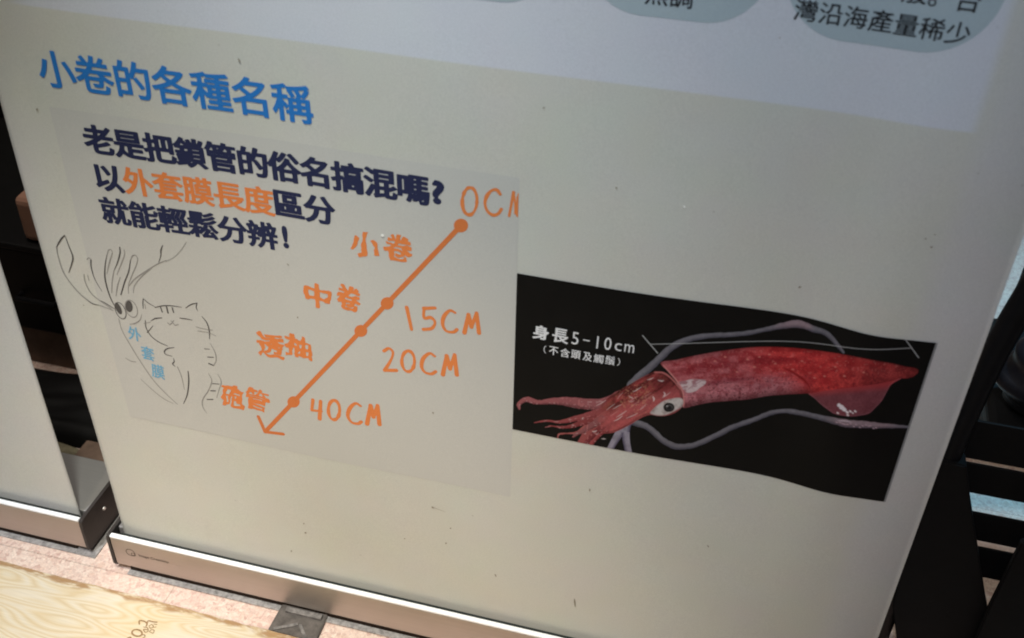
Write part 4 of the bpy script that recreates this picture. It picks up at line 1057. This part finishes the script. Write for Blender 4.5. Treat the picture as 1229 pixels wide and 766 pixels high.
def lumpy(name, x0, x1, y0, y1, h, mat, seed, n=28):
    bm = bmesh.new(); V = []
    for j in range(n+1):
        for i in range(n+1):
            s, t = i/n, j/n; e = min(s, 1-s, t, 1-t)
            k = min(1, e*7)**.5
            z = h*k*(.55+.75*float(fbm(np.array([s*100.0]), np.array([t*100.0]), 30, seed)[0]))
            V.append(bm.verts.new((x0+(x1-x0)*s+.006*math.sin(9*t+seed), y0+(y1-y0)*t+.006*math.sin(8*s+seed), FZ+0.0008+z)))
    for j in range(n):
        for i in range(n):
            a = j*(n+1)+i; bm.faces.new((V[a], V[a+1], V[a+n+2], V[a+n+1]))
    return from_bm(name, bm, mat, None, True)
tag(lumpy('cable_bag', -0.42, 0.02, 0.150, 0.285, 0.03, M['black'], 3), 'crumpled black bag on the floor behind the neighbouring banner base', 'bag')
tag(lumpy('rough_cloth', -0.40, -0.145, 0.098, 0.152, 0.008, M['olive'], 8), 'small olive brown rough cloth on the floor behind the aluminium base', 'cloth')
bm = bmesh.new(); box(bm, -0.142, 0.02, 0.100, 0.146, FZ+0.0006, 0.028, 0.003)
tag(from_bm('wood_block', bm, M['dark_brown'], None), 'dark brown wooden block on the floor beside the olive cloth', 'block')

# ------------------------------------------------------------------ black folding chair and case behind the right edge
ch = tag(empty('folding_chair', (0.98, 0.2, 0)), 'black folding chair behind the right edge of the banner, gaps between its slats', 'chair')
Yc = 0.15
def c3(x, y, Y=Yc):
    a, b = aty(x, y, Y); return float(a), float(b)
def plate(name, pts, mat, y0=Yc, th=0.02):
    bm = bmesh.new(); prism(bm, [c3(*p, Y=y0) for p in pts], y0, y0+th)
    bmesh.ops.bevel(bm, geom=list(bm.edges), offset=0.0015, segments=2, affect='EDGES')
    return from_bm(name, bm, mat, ch)
pts = [(1275, 262), (1245, 308), (1222, 346), (1200, 383), (1181, 418), (1160, 462), (1140, 508), (1118, 562), (1096, 616), (1082, 655)]
tb = []
for x, y in catmull(pts, 4):
    a, b = c3(x, y, 0.13); tb.append((a+0.010, 0.13, b-0.005))
a_, _, b_ = tb[-1]; tb.append((a_-0.002, 0.13, FZ+0.001))
bm = bmesh.new(); tube(bm, tb, 0.0125, 14); from_bm('back_tube', bm, M['black_tube'], ch, True)
bm = bmesh.new(); tube(bm, [(x+0.44, y, z) for x, y, z in tb], 0.0125, 14); from_bm('back_tube', bm, M['black_tube'], ch, True)
plate('side_panel', [(1094, 628), (1122, 552), (1160, 560), (1166, 612), (1184, 728), (1192, 770), (1198, 800), (1080, 800), (1071, 728)], M['black'], 0.115)
def slat(yt, yb_, x0, Y):                            # horizontal slat: top and bottom read at x = 1200 px
    bm = bmesh.new(); box(bm, x0, 1.322, Y, Y+0.003, c3(1200, yb_, Y)[1], c3(1200, yt, Y)[1], 0.0008); from_bm('slat', bm, M['black'], ch)
slat(510.5, 557.5, 0.90, 0.1515); slat(563, 598.5, 0.905, 0.150); slat(621.5, 654.5, 0.915, 0.152); slat(662.5, 697.5, 0.92, 0.154)
plate('leg', [(1226, 652), (1300, 640), (1300, 820), (1150, 820), (1186, 732)], M['black'], 0.10, 0.008)
bm = bmesh.new()
sx0 = 0.90
vs = box(bm, 0.935, 1.35, 0.165, 0.40, 0.262, 0.285, 0.008, 3)
from_bm('seat', bm, M['black'], ch)
for lx in (0.945, 1.31):
    bm = bmesh.new(); box(bm, lx, lx+0.024, 0.372, 0.396, FZ+0.0005, 0.2615, 0.003); from_bm('leg', bm, M['black'], ch)
bm = bmesh.new(); box(bm, 1.300, 1.318, 0.156, 0.180, FZ+0.0005, 0.2615, 0.003); from_bm('leg', bm, M['black'], ch)
bm = bmesh.new(); tube(bm, [(tb[2][0], 0.13, tb[2][2]), (tb[2][0]+0.44, 0.13, tb[2][2])], 0.011, 12); from_bm('back_rail', bm, M['black_tube'], ch, True)
case = tag(empty('equipment_case', (1.3, 0.48, 0)), 'long black equipment case on the floor behind the folding chair', 'case')
bm = bmesh.new(); box(bm, 1.014, 1.95, 0.48, 0.57, FZ+0.001, 0.205, 0.006); from_bm('body', bm, M['black'], case)
bm = bmesh.new(); box(bm, 1.012, 1.952, 0.478, 0.572, 0.2055, 0.262, 0.008); from_bm('lid', bm, M['black'], case)
# glossy bag on the chair seat
bm = bmesh.new(); bmesh.ops.create_uvsphere(bm, u_segments=32, v_segments=20, radius=1.0)
for v in bm.verts:
    v.co.x *= 0.072*(1-.2*v.co.z); v.co.y *= 0.05; v.co.z = v.co.z*0.052
    v.co += Vector((1.006, 0.235, 0.336)) + Vector((0.006*math.sin(9*v.co.z*20), 0, 0))
bag = empty('vinyl_bag', (1.006, 0.235, 0.285)); tag(bag, 'glossy black vinyl bag resting on the folding chair seat', 'bag')
from_bm('pouch', bm, M['black_gloss'], bag, True)
bm = bmesh.new(); tube(bm, [(0.985, 0.235, 0.375), (0.99, 0.235, 0.395), (1.02, 0.235, 0.41), (1.05, 0.235, 0.395), (1.055, 0.235, 0.365)], 0.005, 10); from_bm('strap', bm, M['black_gloss'], bag, True)
